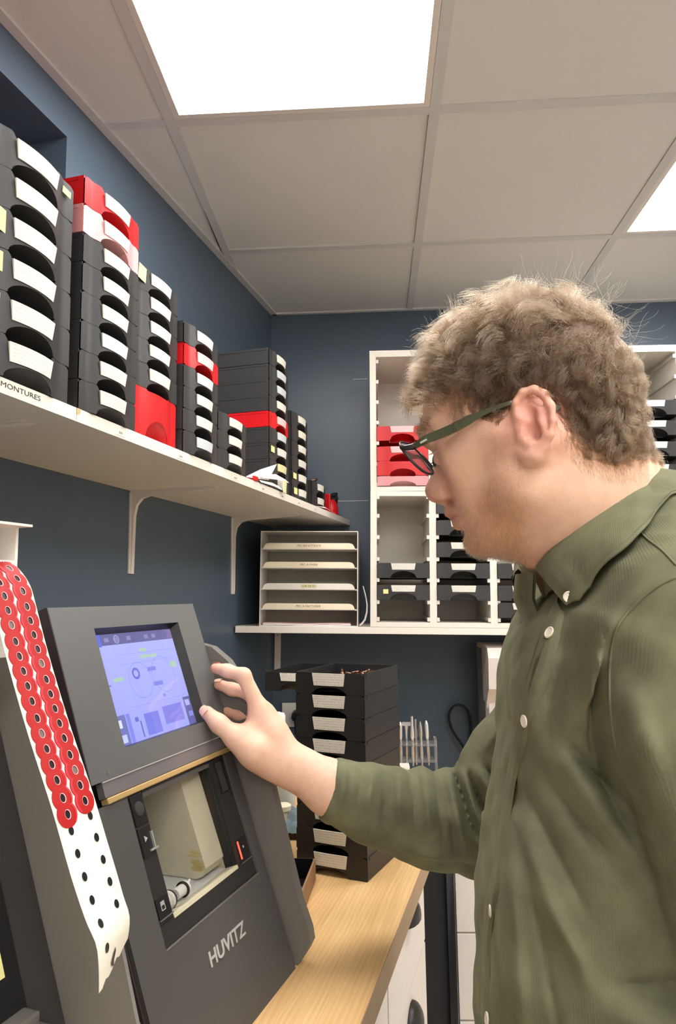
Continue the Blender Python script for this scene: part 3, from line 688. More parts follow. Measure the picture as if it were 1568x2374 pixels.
# lower front panel with window opening (u -.205..-.062, v .150..-.277)
WX0, WX1, WV0, WV1 = -.205, -.062, .1485, .277
m = MB()
for (x0, x1, v0, v1) in ((-FW+.004, -.002, 0.0, .1265), (-FW+.004, -.2335, .1265, .281), (-.024, -.002, .1265, .281)): m.box((x0, v0, -.014), (x1, v1, 0))
fpart(m, 'lower_panel', M['mach_low'], ed)
m = MB()
for (x0, x1, v0, v1) in ((-.2335, -.024, .1265, WV0), (-.2335, WX0, WV0, .281), (WX1, -.024, WV0, .281), (WX0, WX1, WV1, .281)): m.box((x0+.0006, v0+.0006, -.016), (x1-.0006, v1, -.0025))
fpart(m, 'window_surround', M['mach_blk2'], ed)
m = MB(); m.box((-.2335, .1255, -.002), (-.024, .1268, .0006)); fpart(m, 'trim_line', M['mach_cheek'], ed)
m = MB(); m.box((WX0, WV0-.002, -.018), (WX1, WV0+.0025, -.0022)); fpart(m, 'window_sill', M['chamber_pale'], ed)
m = MB(); m.box((WX0, WV1-.004, -.018), (WX1, WV1+.001, -.0022)); fpart(m, 'window_head', M['mach_low'], ed)
m = MB(); m.box((WX1-.0015, WV0, -.02), (WX1+.0005, WV1, -.0024)); fpart(m, 'window_jamb', M['mach_blk'], ed)
m = MB(); m.box((WX0+.0005, WV0+.0025, -.0075), (WX1-.0015, WV1-.004, -.0060)); fpart(m, 'window_glass', M['glass'], ed)
# chamber
m = MB(); xa, xb = WX0-.0, WX1+.0
m.add([(xa, .062, .1355), (xb, .062, .1355), (xb, .30, .1355), (xa, .30, .1355)], [(0, 1, 2, 3)])
m.add([(xa, .30, .1355), (xb, .30, .1355), (xb, .30, .284), (xa, .30, .284)], [(0, 1, 2, 3)])
m.add([(xa, .115, .284), (xb, .115, .284), (xb, .30, .284), (xa, .30, .284)], [(3, 2, 1, 0)])
m.add([(xa+.0003, .062, .1355), (xa+.0003, .30, .1355), (xa+.0003, .30, .284), (xa+.0003, .115, .284)], [(0, 1, 2, 3)])
ch = m.build('chamber', M['chamber'], ed)
m = MB(); m.add([(xb-.0003, .062, .1357), (xb-.0003, .30, .1357), (xb-.0003, .30, .284), (xb-.0003, .115, .284)], [(3, 2, 1, 0)]); m.build('chamber_wall', M['chamber_pale'], ch)
# stained cream wheel housing on the far side of the chamber
m = MB(); q = []
for i in range(9):
    a = PI/2 + PI*i/8; q.append((.118 + .048*math.cos(a)*.5 - .02, .168+.026*math.sin(a)))
m.prism([(.072, .150), (.076, .1405), (.085, .1365), (.15, .1365), (.20, .283), (.122, .283)], xb-.045, xb-.0006, ax=0)
m.build('wheel_housing', M['chamber_pale'], ch, auto=30)
m = MB()
for i in range(26):
    rg = random.Random(i); y = .079 + rg.uniform(0, .012); z = .1465 + abs(rg.gauss(0, .010)) ; r = rg.uniform(.0010, .0028)
    m.lathe([(r, 0), (r*.7, .0005)], 6, (0, 0, 0)); n_ = 12
    vs = m.v[-n_:]; m.v[-n_:] = [(xb-.0452-vv[2]*.3, .072+(z-.150)*.376+ vv[0]+.0005+rg.uniform(0, .02), z+vv[1]) for vv in vs]
m.build('yellow_stain', mat('ochre_stain', lin(204, 182, 122), .7, noise=.2), ch)
# clamp shafts
SY, SZ = .074, .1440
m = MB(); m.tube([(xa+.001, SY, SZ), (xa+.022, SY, SZ)], .0080, 16); m.tube([(xa+.018, SY, SZ), (xa+.0225, SY, SZ)], .0098, 16); m.build('clamp_shaft', M['ceramic'], ch, auto=40)
m = MB(); m.tube([(xa+.0224, SY, SZ), (xa+.0242, SY, SZ)], .0102, 18); m.build('gasket', M['cup'], ch, auto=40)
m = MB(); m.tube([(xa+.034, SY, SZ), (xa+.052, SY, SZ)], .0064, 16); m.tube([(xa+.052, SY, SZ), (xa+.056, SY, SZ)], .0082, 16); m.tube([(xa+.056, SY, SZ), (xa+.068, SY+.002, SZ+.004)], .0016, 8); m.build('clamp_shaft', M['ceramic'], ch, auto=40)
m = MB(); m.tube([(xa+.0500, SY, SZ), (xa+.0520, SY, SZ)], .0088, 18); m.build('gasket', M['cup'], ch, auto=40)
m = MB(); m.tube([(xa+.002, .20, .17), (xa+.06, .24, .165), (xa+.10, .26, .16)], .0008, 6); m.build('hose', M['cup'], ch)
# brass strip, glossy strip, screen head
m = MB(); m.box((-.2665, .2812, -.006), (.004, .2875, .0030), .0012); fpart(m, 'brass_strip', M['brass'], ed)
m = MB(); m.box((-.268, .288, -.006), (.004, .3035, .0022)); fpart(m, 'glossy_strip', M['gloss_strip'], ed)
m = MB(); m.box((-.268, .3030, .0005), (.004, .3043, .0032)); fpart(m, 'chrome_line', M['silver'], ed)
SX0, SX1, SV0, SV1 = -.2205, -.047, .3295, .4665
m = MB(); T1 = .4925
for (x0, x1, v0, v1) in ((-.2845, SX0, .3045, T1), (SX1, .004, .3045, T1), (SX0, SX1, .3045, SV0), (SX0, SX1, SV1, T1)): m.box((x0, v0, -.030), (x1, v1, .0035))
fpart(m, 'screen_bezel', M['mach'], ed)
m = MB(); m.box((-.2845, .3045, -.060), (.004, T1, -.0301)); fpart(m, 'screen_back', M['mach_dk'], ed)
m = MB(); fbox(m, -.2860, -.2846, .3045, T1+.0004, -.060, .0035); fbox(m, -.2880, -.2860, .31, T1-.006, -.058, -.030); m.build('side_cover', M['mach_plum'], ed)
# near side of the lower body
m = MB(); m.prism([(0.001, 0), (.300*TA, .288), (.46, .288), (.46, 0)], -FW-.0015, -FW-.0002, ax=0); m.build('side_panel', M['mach_plum'], ed)
m = MB(); m.prism([(.028, 0), (.028+.43*TA, .43), (.034+.43*TA, .43), (.034, 0)], -FW-.0026, -FW-.0014, ax=0); m.build('side_rib', M['mach_blk'], ed)
m = MB(); ins = .0085
m.add([(SX0, SV0, .0034), (SX1, SV0, .0034), (SX1, SV1, .0034), (SX0, SV1, .0034), (SX0+.004, SV0+.0022, -ins), (SX1-.006, SV0+.0022, -ins), (SX1-.006, SV1-.005, -ins), (SX0+.004, SV1-.005, -ins)], [(0, 1, 5, 4), (1, 2, 6, 5), (2, 3, 7, 6), (3, 0, 4, 7)])
fpart(m, 'screen_recess', M['mach_blk'], ed)
# display: its own picture glows
def screen_mat():
    m = bpy.data.materials.new('touch_display'); m.use_nodes = True; nt = m.node_tree; b = nt.nodes['Principled BSDF']
    b.inputs['Base Color'].default_value = (.02, .02, .03, 1); b.inputs['Roughness'].default_value = .06; b.inputs['Specular IOR Level'].default_value = .6
    tc = nt.nodes.new('ShaderNodeTexCoord'); sp = nt.nodes.new('ShaderNodeSeparateXYZ'); nt.links.new(tc.outputs['UV'], sp.inputs[0])
    X, Y = sp.outputs['X'], sp.outputs['Y']
    def mt(op, a, b_=None, c=None):
        n = nt.nodes.new('ShaderNodeMath'); n.operation = op
        for i, s in enumerate((a, b_, c)):
            if s is None: continue
            if isinstance(s, (int, float)): n.inputs[i].default_value = s
            else: nt.links.new(s, n.inputs[i])
        return n.outputs[0]
    def rect(x0, x1, y0, y1): return mt('MULTIPLY', mt('MULTIPLY', mt('GREATER_THAN', X, x0), mt('LESS_THAN', X, x1)), mt('MULTIPLY', mt('GREATER_THAN', Y, y0), mt('LESS_THAN', Y, y1)))
    cur = None
    def over(fac, col):
        nonlocal cur
        n = nt.nodes.new('ShaderNodeMix'); n.data_type = 'RGBA'
        if isinstance(cur, tuple): n.inputs[6].default_value = cur
        else: nt.links.new(cur, n.inputs[6])
        n.inputs[7].default_value = col
        if isinstance(fac, (int, float)): n.inputs[0].default_value = fac
        else: nt.links.new(fac, n.inputs[0])
        cur = n.outputs[2]
    def ring(cx, cy, r, w):
        d = mt('SQRT', mt('ADD', mt('POWER', mt('MULTIPLY', mt('SUBTRACT', X, cx), 1.25), 2), mt('POWER', mt('SUBTRACT', Y, cy), 2)))
        return mt('LESS_THAN', mt('ABSOLUTE', mt('SUBTRACT', d, r)), w)
    cur = lin(156, 160, 238)
    g = mt('MULTIPLY', Y, .5); over(g, lin(190, 196, 252))
    over(rect(0, 1, .895, 1), lin(92, 92, 132)); over(rect(0, .10, .885, 1), lin(84, 104, 220))
    for x in (.14, .25, .40, .62, .72): over(mt('MULTIPLY', rect(x, x+.05, .925, .965), .6), lin(150, 152, 190))
    over(mt('MULTIPLY', ring(.28, .945, .035, .006), .7), lin(170, 170, 205)); over(rect(.93, 1, .90, .99), lin(128, 104, 150))
    over(mt('MULTIPLY', rect(.0, .15, 0, .26), 1), lin(104, 108, 170)); over(rect(.02, .10, .15, .22), lin(214, 220, 252)); over(rect(.03, .12, .02, .09), lin(190, 200, 250)); over(rect(.16, .20, 0, .26), lin(122, 130, 224))
    over(rect(.9, 1, 0, .28), lin(84, 84, 140)); over(rect(.92, .98, .19, .25), lin(170, 176, 230)); over(rect(.93, .99, .08, .13), lin(130, 136, 210))
    over(rect(.36, .54, .02, .22), lin(108, 118, 214)); over(rect(.60, .86, .07, .24), lin(122, 122, 214)); over(rect(.25, .29, .17, .21), lin(92, 98, 190)); over(rect(.30, .315, .02, .17), lin(92, 98, 180))
    for (x0, x1, y0, y1) in ((.52, .60, .80, .835), (.50, .72, .735, .765), (.13, .24, .555, .59), (.86, .95, .60, .66)): over(mt('MULTIPLY', rect(x0, x1, y0, y1), .85), lin(166, 206, 146))
    over(mt('MULTIPLY', ring(.44, .53, .17, .0035), .6), lin(120, 130, 224)); over(mt('MULTIPLY', ring(.74, .55, .18, .0035), .6), lin(120, 130, 224)); over(mt('MULTIPLY', ring(.40, .60, .045, .012), .8), lin(70, 78, 190))
    for (x0, x1, y0, y1) in ((.55, .66, .60, .64), (.58, .70, .45, .49), (.04, .07, .66, .70), (.06, .09, .52, .54), (.66, .69, .33, .36)): over(mt('MULTIPLY', rect(x0, x1, y0, y1), .7), lin(96, 106, 206))
    for y in (.79, .70, .30): over(mt('MULTIPLY', rect(.25, .95, y, y+.004), .5), lin(110, 118, 216))
    nz = nt.nodes.new('ShaderNodeTexNoise'); nz.inputs['Scale'].default_value = 9; nz.inputs['Detail'].default_value = 3; nt.links.new(tc.outputs['UV'], nz.inputs['Vector'])
    over(mt('MULTIPLY', nz.outputs['Fac'], .25), lin(150, 140, 224))
    nt.links.new(cur, b.inputs['Emission Color']); b.inputs['Emission Strength'].default_value = 1.05
    return m
m = MB(); m.add([(SX0+.004, SV0+.0022, -ins+.0003), (SX1-.006, SV0+.0022, -ins+.0003), (SX1-.006, SV1-.005, -ins+.0003), (SX0+.004, SV1-.005, -ins+.0003)], [(0, 1, 2, 3)])
dsp = fpart(m, 'touch_screen', screen_mat(), ed); uv = dsp.data.uv_layers.new(name='UVMap')
for k, c in enumerate(((0, 0), (1, 0), (1, 1), (0, 1))): uv.data[k].uv = c
m = MB(); m.lathe([(.0022, 0), (.0022, .0006)], 12, (-.256, .3115, .0035)); fpart(m, 'screw_cap', M['mach_cheek'], ed)
# controls on the window surround
m = MB(); m.box((-.2290, .2480, -.0026), (-.2075, .2790, -.0010), .0006); bt = fpart(m, 'button_panel', M['mach_blk'], ed)
m = MB(); m.lathe([(.0078, 0), (.0074, .0012), (.005, .0017)], 20, (-.218, .2640, -.0010)); fpart(m, 'round_button', M['mach_dk'], bt, auto=40)
m = MB(); m.box((-.2290, .2150, -.0026), (-.2075, .2455, -.0012), .0006); bt = fpart(m, 'button_panel', M['mach_blk'], ed)
m = MB(); m.prism([(-.2215, .2300), (-.2215, .2365), (-.2165, .2332)], -.0011, -.0007, ax=2); fpart(m, 'arrow_mark', M['silver'], bt)
m = MB(); m.box((-.2105, .2205, -.0012), (-.2085, .2380, .0012)); m.box((-.2170, .2190, -.0012), (-.2040, .2210, .0008)); fpart(m, 'metal_latch', M['chrome'], ed)
m = MB(); m.box((-.2300, .1540, -.0026), (-.2090, .1740, -.0010), .0005); bt = fpart(m, 'button_panel', M['mach_blk'], ed)
for (x0, x1, v0, v1) in ((-.2235, -.2165, .1605, .1615), (-.2235, -.2165, .1685, .1695), (-.2235, -.2225, .1605, .1695), (-.2175, -.2165, .1605, .1695), (-.2235, -.2165, .1655, .1690)):
    m = MB(); m.box((x0, v0, -.0010), (x1, v1, -.0007)); fpart(m, 'square_mark', M['silver'], bt)
m = MB(); m.box((-.2300, .1525, -.0024), (-.2060, .1535, -.0004)); fpart(m, 'edge_line', M['mach_cheek'], ed)
m = MB(); m.box((-.0525, .2350, -.0028), (-.0300, .2760, -.0016), .0005); sl = fpart(m, 'card_slot', M['mach_blk'], ed)
m = MB(); m.box((-.0490, .2370, -.0017), (-.0350, .2740, -.0010), .0004); fpart(m, 'slot_cover', M['mach_dk'], sl)
m = MB(); m.box((-.0525, .1490, -.0028), (-.0275, .1760, -.0012), .0005); bt = fpart(m, 'button_panel', M['mach_blk'], ed)
m = MB(); m.box((-.0515, .1530, -.0014), (-.0490, .1745, -.0004)); fpart(m, 'red_light', M['led'], bt)
m = MB(); m.lathe([(.0016, 0), (.0016, .0004)], 10, (-.0395, .1650, -.0012)); fpart(m, 'small_mark', M['silver'], bt)
m = MB(); m.box((-.0525, .1478, -.0026), (-.0262, .1487, -.0004)); fpart(m, 'edge_line', M['mach_cheek'], ed)
# lettering
me = text_mesh('HUVITZ', 1.0, .06, .018); fit_width(me, .081)
ys = [v.co.y for v in me.vertices]; y0 = min(ys); kk = .0152/(max(ys)-y0)
for v in me.vertices: v.co.y = (v.co.y-y0)*kk; v.co.x += v.co.y*.12; v.co.z = .0008 if v.co.z > 0 else 0
me.materials.append(M['silver']); lg = link('logo_lettering', me, ed); lg.matrix_local = fmat(-.171, .0800, .0003)
# protruding side cheek at the far end
ck = [(0.0, 0.0), (-.013, .019), (-.0185, .030), (-.016, .045), (-.002, .080), (.042, .239), (.060, .308), (.080, .352), (.104, .385), (.130, .404), (.165, .412), (.40, .41), (.46, .37), (.46, 0)]
m = MB(); m.prism(ck, .0045, .020, ax=0); m.build('side_cheek', M['mach_cheek'], ed, auto=20)

# ------------------------------------------------------------------ second machine at the left edge
m2 = thing('lens_blocker', 'dark grey machine at the left edge beside the edging machine', 'machine'); frame(m2, UU, -NN, ZV, P0 - UU*.36)
O2 = .017
m = MB(); m.prism([(O2, 0), (O2+.36*TA, .36), (O2+.36*TA+.012, .395), (O2+.36*TA+.03, .4235), (.46, .4235), (.46, 0)], -.40, -.0005, ax=0); m.build('body', M['mach_dk'], m2, auto=20)
ck2 = [(O2, 0), (O2-.066, .004), (-.052, .05), (-.045, .08), (-.013, .128), (.001, .175), (.019, .233), (.045, .31), (.075, .372), (.105, .405), (.14, .4235), (.46, .4235), (.46, 0)]
m = MB(); m.prism(ck2, 0, .004, ax=0); m.build('side_cheek', M['mach_cheek_light'], m2, auto=20)
m = MB(); m.prism([(O2+.02*TA-.0012, .02), (O2+.34*TA-.0012, .34), (O2+.34*TA+.004, .34), (O2+.02*TA+.004, .02)], -.30, -.035, ax=0); m.build('front_door', M['mach_blk'], m2)
m = MB(); m.box((-.30, .052, .134), (-.037, .075, .147), .002); m.box((-.30, .040, .085), (-.034, .078, .1375), .003); m.build('lower_tray', M['mach_cheek'], m2)
m = MB(); x0 = -.050; m.add([(x0-.035, O2+.174*TA-.0018, .174), (x0, O2+.174*TA-.0018, .174), (x0, O2+.235*TA-.0018, .235), (x0-.035, O2+.235*TA-.0018, .235)], [(0, 1, 2, 3)]); m.build('yellow_sticker', M['note'], m2)
# white box with the pad roll standing on it
bx = thing('pad_box', 'white carton standing on the left machine, feeding the red pads', 'box'); frame(bx, UU, -NN, ZV, P0 - UU*.36 + ZV*.4242)
m = MB(); x1 = -.026; m.box((x1-.13, .135, 0), (x1, .30, .112)); m.box((x1-.13, .105, 0), (x1, .135, .085)); m.box((x1-.003, .105, .085), (x1, .137, .118)); m.box((x1-.13, .105, .085), (x1-.127, .137, .118)); m.build('carton', M['ceramic'], bx)
m = MB(); m.box((x1-.132, .132, .1125), (x1+.001, .30, .1150)); m.box((x1-.132, .09, .1150), (x1+.001, .16, .1172)); m.build('lid_flap', M['white_lam'], bx)
m = MB(); m.box((x1-.0001, .11, .02), (x1+.0008, .13, .11)); m.build('printed_edge', M['label'], bx)
# strip of red adhesive pads hanging down from the box
STP = [(.150, .492), (.128, .505), (.105, .507), (.092, .499), (.081, .486), (.074, .469), (.061, .434), (.047, .400), (.032, .366), (.011, .322), (.001, .299), (-.010, .273), (-.024, .243), (-.0325, .228), (-.034, .213), (-.033, .196)]
st = thing('pad_strip', 'white backing strip with two rows of red lens pads hanging beside the machine', 'strip'); frame(st, UU, -NN, ZV, P0)
def spline(P, n):
    out = []; P = [Vector(p) for p in P]
    for i in range(len(P)-1):
        p0, p1, p2, p3 = P[max(0, i-1)], P[i], P[i+1], P[min(len(P)-1, i+2)]
        for k in range(n):
            t_ = k/n; out.append(.5*((2*p1)+(-p0+p2)*t_+(2*p0-5*p1+4*p2-p3)*t_*t_+(-p0+3*p1-3*p2+p3)*t_**3))
    out.append(P[-1]); return out
SPL = spline([(0, a, b) for a, b in STP], 8)
CUM = [0]
for i in range(1, len(SPL)): CUM.append(CUM[-1]+(SPL[i]-SPL[i-1]).length)
SLEN = CUM[-1]
XS0, XS1 = -.4405, -.3945
def strip_at(l):
    l = max(0, min(SLEN-1e-6, l)); i = max(k for k in range(len(CUM)-1) if CUM[k] <= l)
    t_ = (l-CUM[i])/(CUM[i+1]-CUM[i]); p = SPL[i].lerp(SPL[i+1], t_); d = (SPL[i+1]-SPL[i]).normalized()
    return p, d, Vector((1, 0, 0)).cross(d).normalized()
def strip_pt(x, l, h=0.0):
    p, d, nn_ = strip_at(l)
    if nn_.y > 0: nn_ = -nn_
    # sideways curl near the torn end
    e = max(0, (l-(SLEN-.085))/.085); curl = .010*e*e*((x-XS0)/(XS1-XS0)-.35)
    return Vector((x, p.y + curl*1.4, p.z)) + nn_*h
def hole_poly(x, l, rx, ry, n=14, h=.0005): return [strip_pt(x+rx*math.cos(2*PI*k/n), l+ry*math.sin(2*PI*k/n), h) for k in range(n)]
m = MB(); NL = 70; rows = []
def tear(x): return SLEN - .0165*max(0, (x-XS0)/(XS1-XS0)-.18) - .0022*math.sin((x-XS0)*700)
for i in range(NL+1):
    rr = []
    for k in range(9):
        x = XS0+(XS1-XS0)*k/8; L_ = tear(x) if k not in (0,) else SLEN
        rr.append(strip_pt(x, L_*i/NL))
    rows.append(rr)
m.grid(rows); m.grid([[p+Vector((0, .0003, 0)) for p in r][::-1] for r in rows])
m.build('backing_paper', M['white_paper_strip'], st, smooth=True)
def padmesh(x, l, flat_top, flat_bot, side):
    """rounded pad outline around a hole; overlapping its neighbour like a scale"""
    n = 22; rx, ry = .0106, .0099; vs_o = []; vs_i = []
    for k in range(n):
        a = 2*PI*k/n; c, s_ = math.cos(a), math.sin(a)
        ox, oy = rx*c, ry*s_
        if abs(c) > .80: ox *= .97
        if flat_bot: oy = min(oy, ry*.80) 
        vs_o.append((ox, oy)); vs_i.append((.0026*c, .0034*s_))
    return vs_o, vs_i
def pad(x, l, fb, side, idx):
    vo, vi = padmesh(x, l, False, fb, side); n = len(vo); m = MB()
    lift = lambda oy: .0007 + .0004*(1-(oy+.01)/.02)
    top_o = [strip_pt(x+a, l+b, lift(b)) for a, b in vo]; top_i = [strip_pt(x+a, l+b, .0011) for a, b in vi]
    bot_o = [strip_pt(x+a, l+b, .0002) for a, b in vo]; bot_i = [strip_pt(x+a, l+b, .00035) for a, b in vi]
    base = top_o + top_i + bot_o + bot_i
    fs = []
    for k in range(n):
        j = (k+1) % n
        fs.append((k, j, n+j, n+k)); fs.append((2*n+k, 2*n+j, j, k)); fs.append((n+k, n+j, 3*n+j, 3*n+k))
    m.add(base, fs); p = m.build('adhesive_pad', M['pad_red'], st, auto=50)
    h = MB(); h.add([strip_pt(x+a, l+b, .00042) for a, b in vi], [tuple(range(n))]); h.build('hole', M['mach_blk'] if idx % 7 else M['mach_cheek'], p)
    # pale pressed lip round the hole
    h = MB(); ring = [strip_pt(x+a*1.18+.0002, l+b*1.12, .00115) for a, b in vi]; h.add(top_i + ring, [(k, (k+1) % n, n+(k+1) % n, n+k) for k in range(n)]); h.build('hole_rim', M['paper_pink'], p)
    # brighter edge where the neighbour overlaps
    h = MB(); sg = -1 if side else 1
    arc = [k for k in range(n) if vo[k][0]*sg > .0055]
    arc.sort(key=lambda k: vo[k][1]); a_ = [strip_pt(x+vo[k][0], l+vo[k][1], lift(vo[k][1])+.0001) for k in arc]; b_ = [strip_pt(x+vo[k][0]*.80, l+vo[k][1]*.92, .00118) for k in arc]
    h.grid([a_, b_]); h.build('pad_rim', M['pad_pink'], p)
LP0 = .022; SP = .01265; PAD_END = SLEN - .126
nr = int((PAD_END-LP0)/SP)
for c, x in ((0, XS0+.0124), (1, XS1-.0120)):
    l = LP0 + (.0045 if c == 0 else 0.0)
    k = 0
    while l < PAD_END + (.004 if c == 0 else 0):
        grp = (k + (2 if c == 0 else 4)) % 5 == 4
        pad(x, l, grp, c, k*2+c)
        l += SP + (.0016 if grp else 0); k += 1
hp = M['mach_blk']
for c, x in ((0, XS0+.0120), (1, XS1-.0105)):
    l = SLEN-.115 + (.0045 if c == 0 else 0)
    while l < SLEN-.018-(.014 if c else 0):
        h = MB(); h.add(hole_poly(x, l, .0026, .0034), [tuple(range(14))]); h.build('punched_hole', M['mach_blk'], st); l += .0172
h = MB(); h.add([strip_pt(XS0+.018+a, SLEN-.0105+b, .0006) for a, b in ((0, .0), (.003, -.006), (.006, -.009), (.007, -.006), (.005, -.001), (.006, .004), (.003, .003))], [tuple(range(7))]); h.build('torn_hole', M['mach_dk'], st)

# ------------------------------------------------------------------ things on the worktop
A0 = Vector((-0.144, 1.272, WZ)); A1 = Vector((-0.021, 1.220, WZ)); PITCH_D = .0377; DX = (A1-A0).normalized(); DY = Vector((-DX.y, DX.x, 0))
for i in range(9):
    z = WZ+.0006+i*PITCH_D; c = (A0+A1)/2; r = random.Random(i+3)
    base = Matrix(((DX.x, DY.x, 0, c.x), (DX.y, DY.y, 0, c.y), (0, 0, 1, z), (0, 0, 0, 1))) @ Matrix.Translation((r.uniform(-.001, .001), r.uniform(-.001, .001), 0)) @ Matrix.Rotation(r.uniform(-.008, .008), 4, 'Z')
    tray(TM_DESK, 'black_tray', 'label', 'black tray, %s in the worktop stack of nine' % ordn(i, 9), 'nine trays stacked on the worktop', base, scale_z=1.008)
ttop = Matrix(((DX.x, DY.x, 0, (A0+A1).x/2), (DX.y, DY.y, 0, (A0+A1).y/2), (0, 0, 1, WZ+.0006+8*PITCH_D), (0, 0, 0, 1)))
o = thing('loose_screws', 'coppery bits and a white slip in the topmost worktop tray', 'parts'); o.matrix_world = ttop
m = MB(); r = random.Random(5)
for i in range(90):
    x, y, z = r.uniform(-.012, .055), r.uniform(.06, .145), .005+r.uniform(0, .026); a = Vector((r.uniform(-1, 1), r.uniform(-1, 1), r.uniform(-.5, .5))).normalized()*r.uniform(.004, .010)
    m.tube([Vector((x, y, z))-a, Vector((x, y, z))+a], r.uniform(.0012, .003), 6)
ob = m.build('bits', M['copper'], o, smooth=True); ob['kind'] = 'stuff'
m = MB(); m.box((-.040, .05, .020), (-.012, .10, .0208)); m.build('slip', M['paper'], o)
# small tray behind
PB = Vector((-.270, 1.80, WZ))
rz_b = math.atan2(-.36, .93)
m = MB(); m.box((.055, 0, 0), (.155, .15, .2335), .004); o = m.build('storage_block', M['mach_blk']); o.location = PB + Vector((.02, .05, .0005)); tag(o, 'black storage block half hidden behind the worktop tray stack', 'box')
tray(TM_CUB, 'black_tray', 'label', 'single black tray on the block behind the worktop tray stack', 'single tray behind', Matrix.Translation(PB + Vector((.062, .0, .2345))) @ Matrix.Rotation(-.30, 4, 'Z'))
# wall socket and plug
t = thing('wall_socket', 'white wall socket plate with a black plug behind the bottle', 'socket', (-.296, YB-.0005, .955))
m = MB(); m.box((-.042, -.010, -.042), (.042, 0, .042), .003); m.build('socket_plate', M['ceramic'], t)
m = MB(); m.tube([(0.012, -.0102, 0), (0.012, -.045, -.002)], [.019, .016], 16); m.tube([(.012, -.045, -.002), (.012, -.06, -.012), (.014, -.062, -.05), (.02, -.05, -.074)], .0045, 8); m.build('plug', M['cable'], t, auto=40)
# bottle
t = thing('bottle', 'white plastic bottle with screw cap behind the machine', 'bottle', (-.214, 1.55, WZ+.0005))
m = MB(); m.lathe([(.033, 0), (.036, .004), (.036, .142), (.034, .160), (.027, .178), (.0145, .192), (.0140, .198)], 32); m.build('bottle_body', M['bottle'], t, auto=40)
m = MB(); m.lathe([(.0150, .1985), (.0150, .216), (.0135, .2180), (.0130, .221), (.006, .222), (.003, .224)], 24); m.build('cap', M['ceramic'], t, auto=40)
t = thing('cream_tub', 'small cream tub beside the white bottle', 'tub', (-.196, 1.475, WZ+.0005)); m = MB(); m.lathe([(.015, 0), (.017, .002), (.016, .040), (.0175, .041), (.0175, .050), (.015, .052)], 20); m.build('tub', M['tab_cream'], t, auto=40)
# cloth
t = thing('cleaning_cloth', 'crumpled blue grey cloth lying between the machine and tray stack', 'cloth', (-.172, 1.468, WZ+.0008))
m = MB(); rows = []
for i in range(25):
    rr = []
    for k in range(25):
        x, y = -.040+.09*k/24, -.05+.11*i/24
        e = max(0, 1-(((x-.005)/.048)**2+((y-.005)/.062)**2)); z = .048*e**.6*(.72+.28*math.sin(x*190+2.2*math.sin(y*90))*math.sin(y*120+x*60)) + .003*math.sin(x*420+y*300)*min(1, e*4)
        rr.append((x, y, max(0.0, z)))
    rows.append(rr)
m.grid(rows); m.build('cloth', M['cloth'], t, smooth=True)
BXU = Vector((.064, .998, 0)); BXV = Vector((-.998, .064, 0)); BXO = Vector((-.1165, 1.095, WZ))
# open tool box (dark inside, brown side) with cables
t = thing('open_box', 'shallow open box with dark lining and cables beside the machine', 'box'); frame(t, BXU, BXV, ZV, BXO+ZV*.0005)
m = MB(); L_, Wd, Hh = .134, .11, .034
m.box((0, 0, 0), (L_, .003, Hh)); m.build('box_side', M['cardboard'], t)
m = MB(); m.box((L_-.003, .003, 0), (L_, Wd, Hh)); m.build('box_side', M['cardboard'], t)
m = MB(); m.box((0, .003, 0), (.003, Wd, Hh)); m.box((.003, Wd-.003, 0), (L_-.003, Wd, Hh)); m.build('box_side', M['black_panel'], t)
m = MB(); m.box((.003, .003, 0), (L_-.003, Wd-.003, .002)); m.build('box_base', M['black_panel'], t)
m = MB(); m.box((L_-.0042, .004, .003), (L_-.0031, Wd-.004, Hh+.001)); m.box((.004, .0031, .003), (L_-.004, .0042, Hh-.001)); m.build('lining', M['black_panel'], t)
t = thing('metal_plug', 'shiny metal plug on a grey lead in the open box', 'plug'); frame(t, BXU, BXV, ZV, BXO+ZV*.003)
m = MB(); m.tube([(.030, .022, .012), (.047, .018, .014)], .007, 14); m.tube([(.047, .018, .014), (.053, .017, .014)], .0085, 14); m.build('plug', M['chrome'], t, auto=40)
m = MB(); m.tube([(.030, .022, .012), (.018, .03, .012), (.03, .05, .02), (.07, .045, .026), (.10, .07, .012)], .003, 8); m.build('lead', M['bottle'], t, smooth=True)
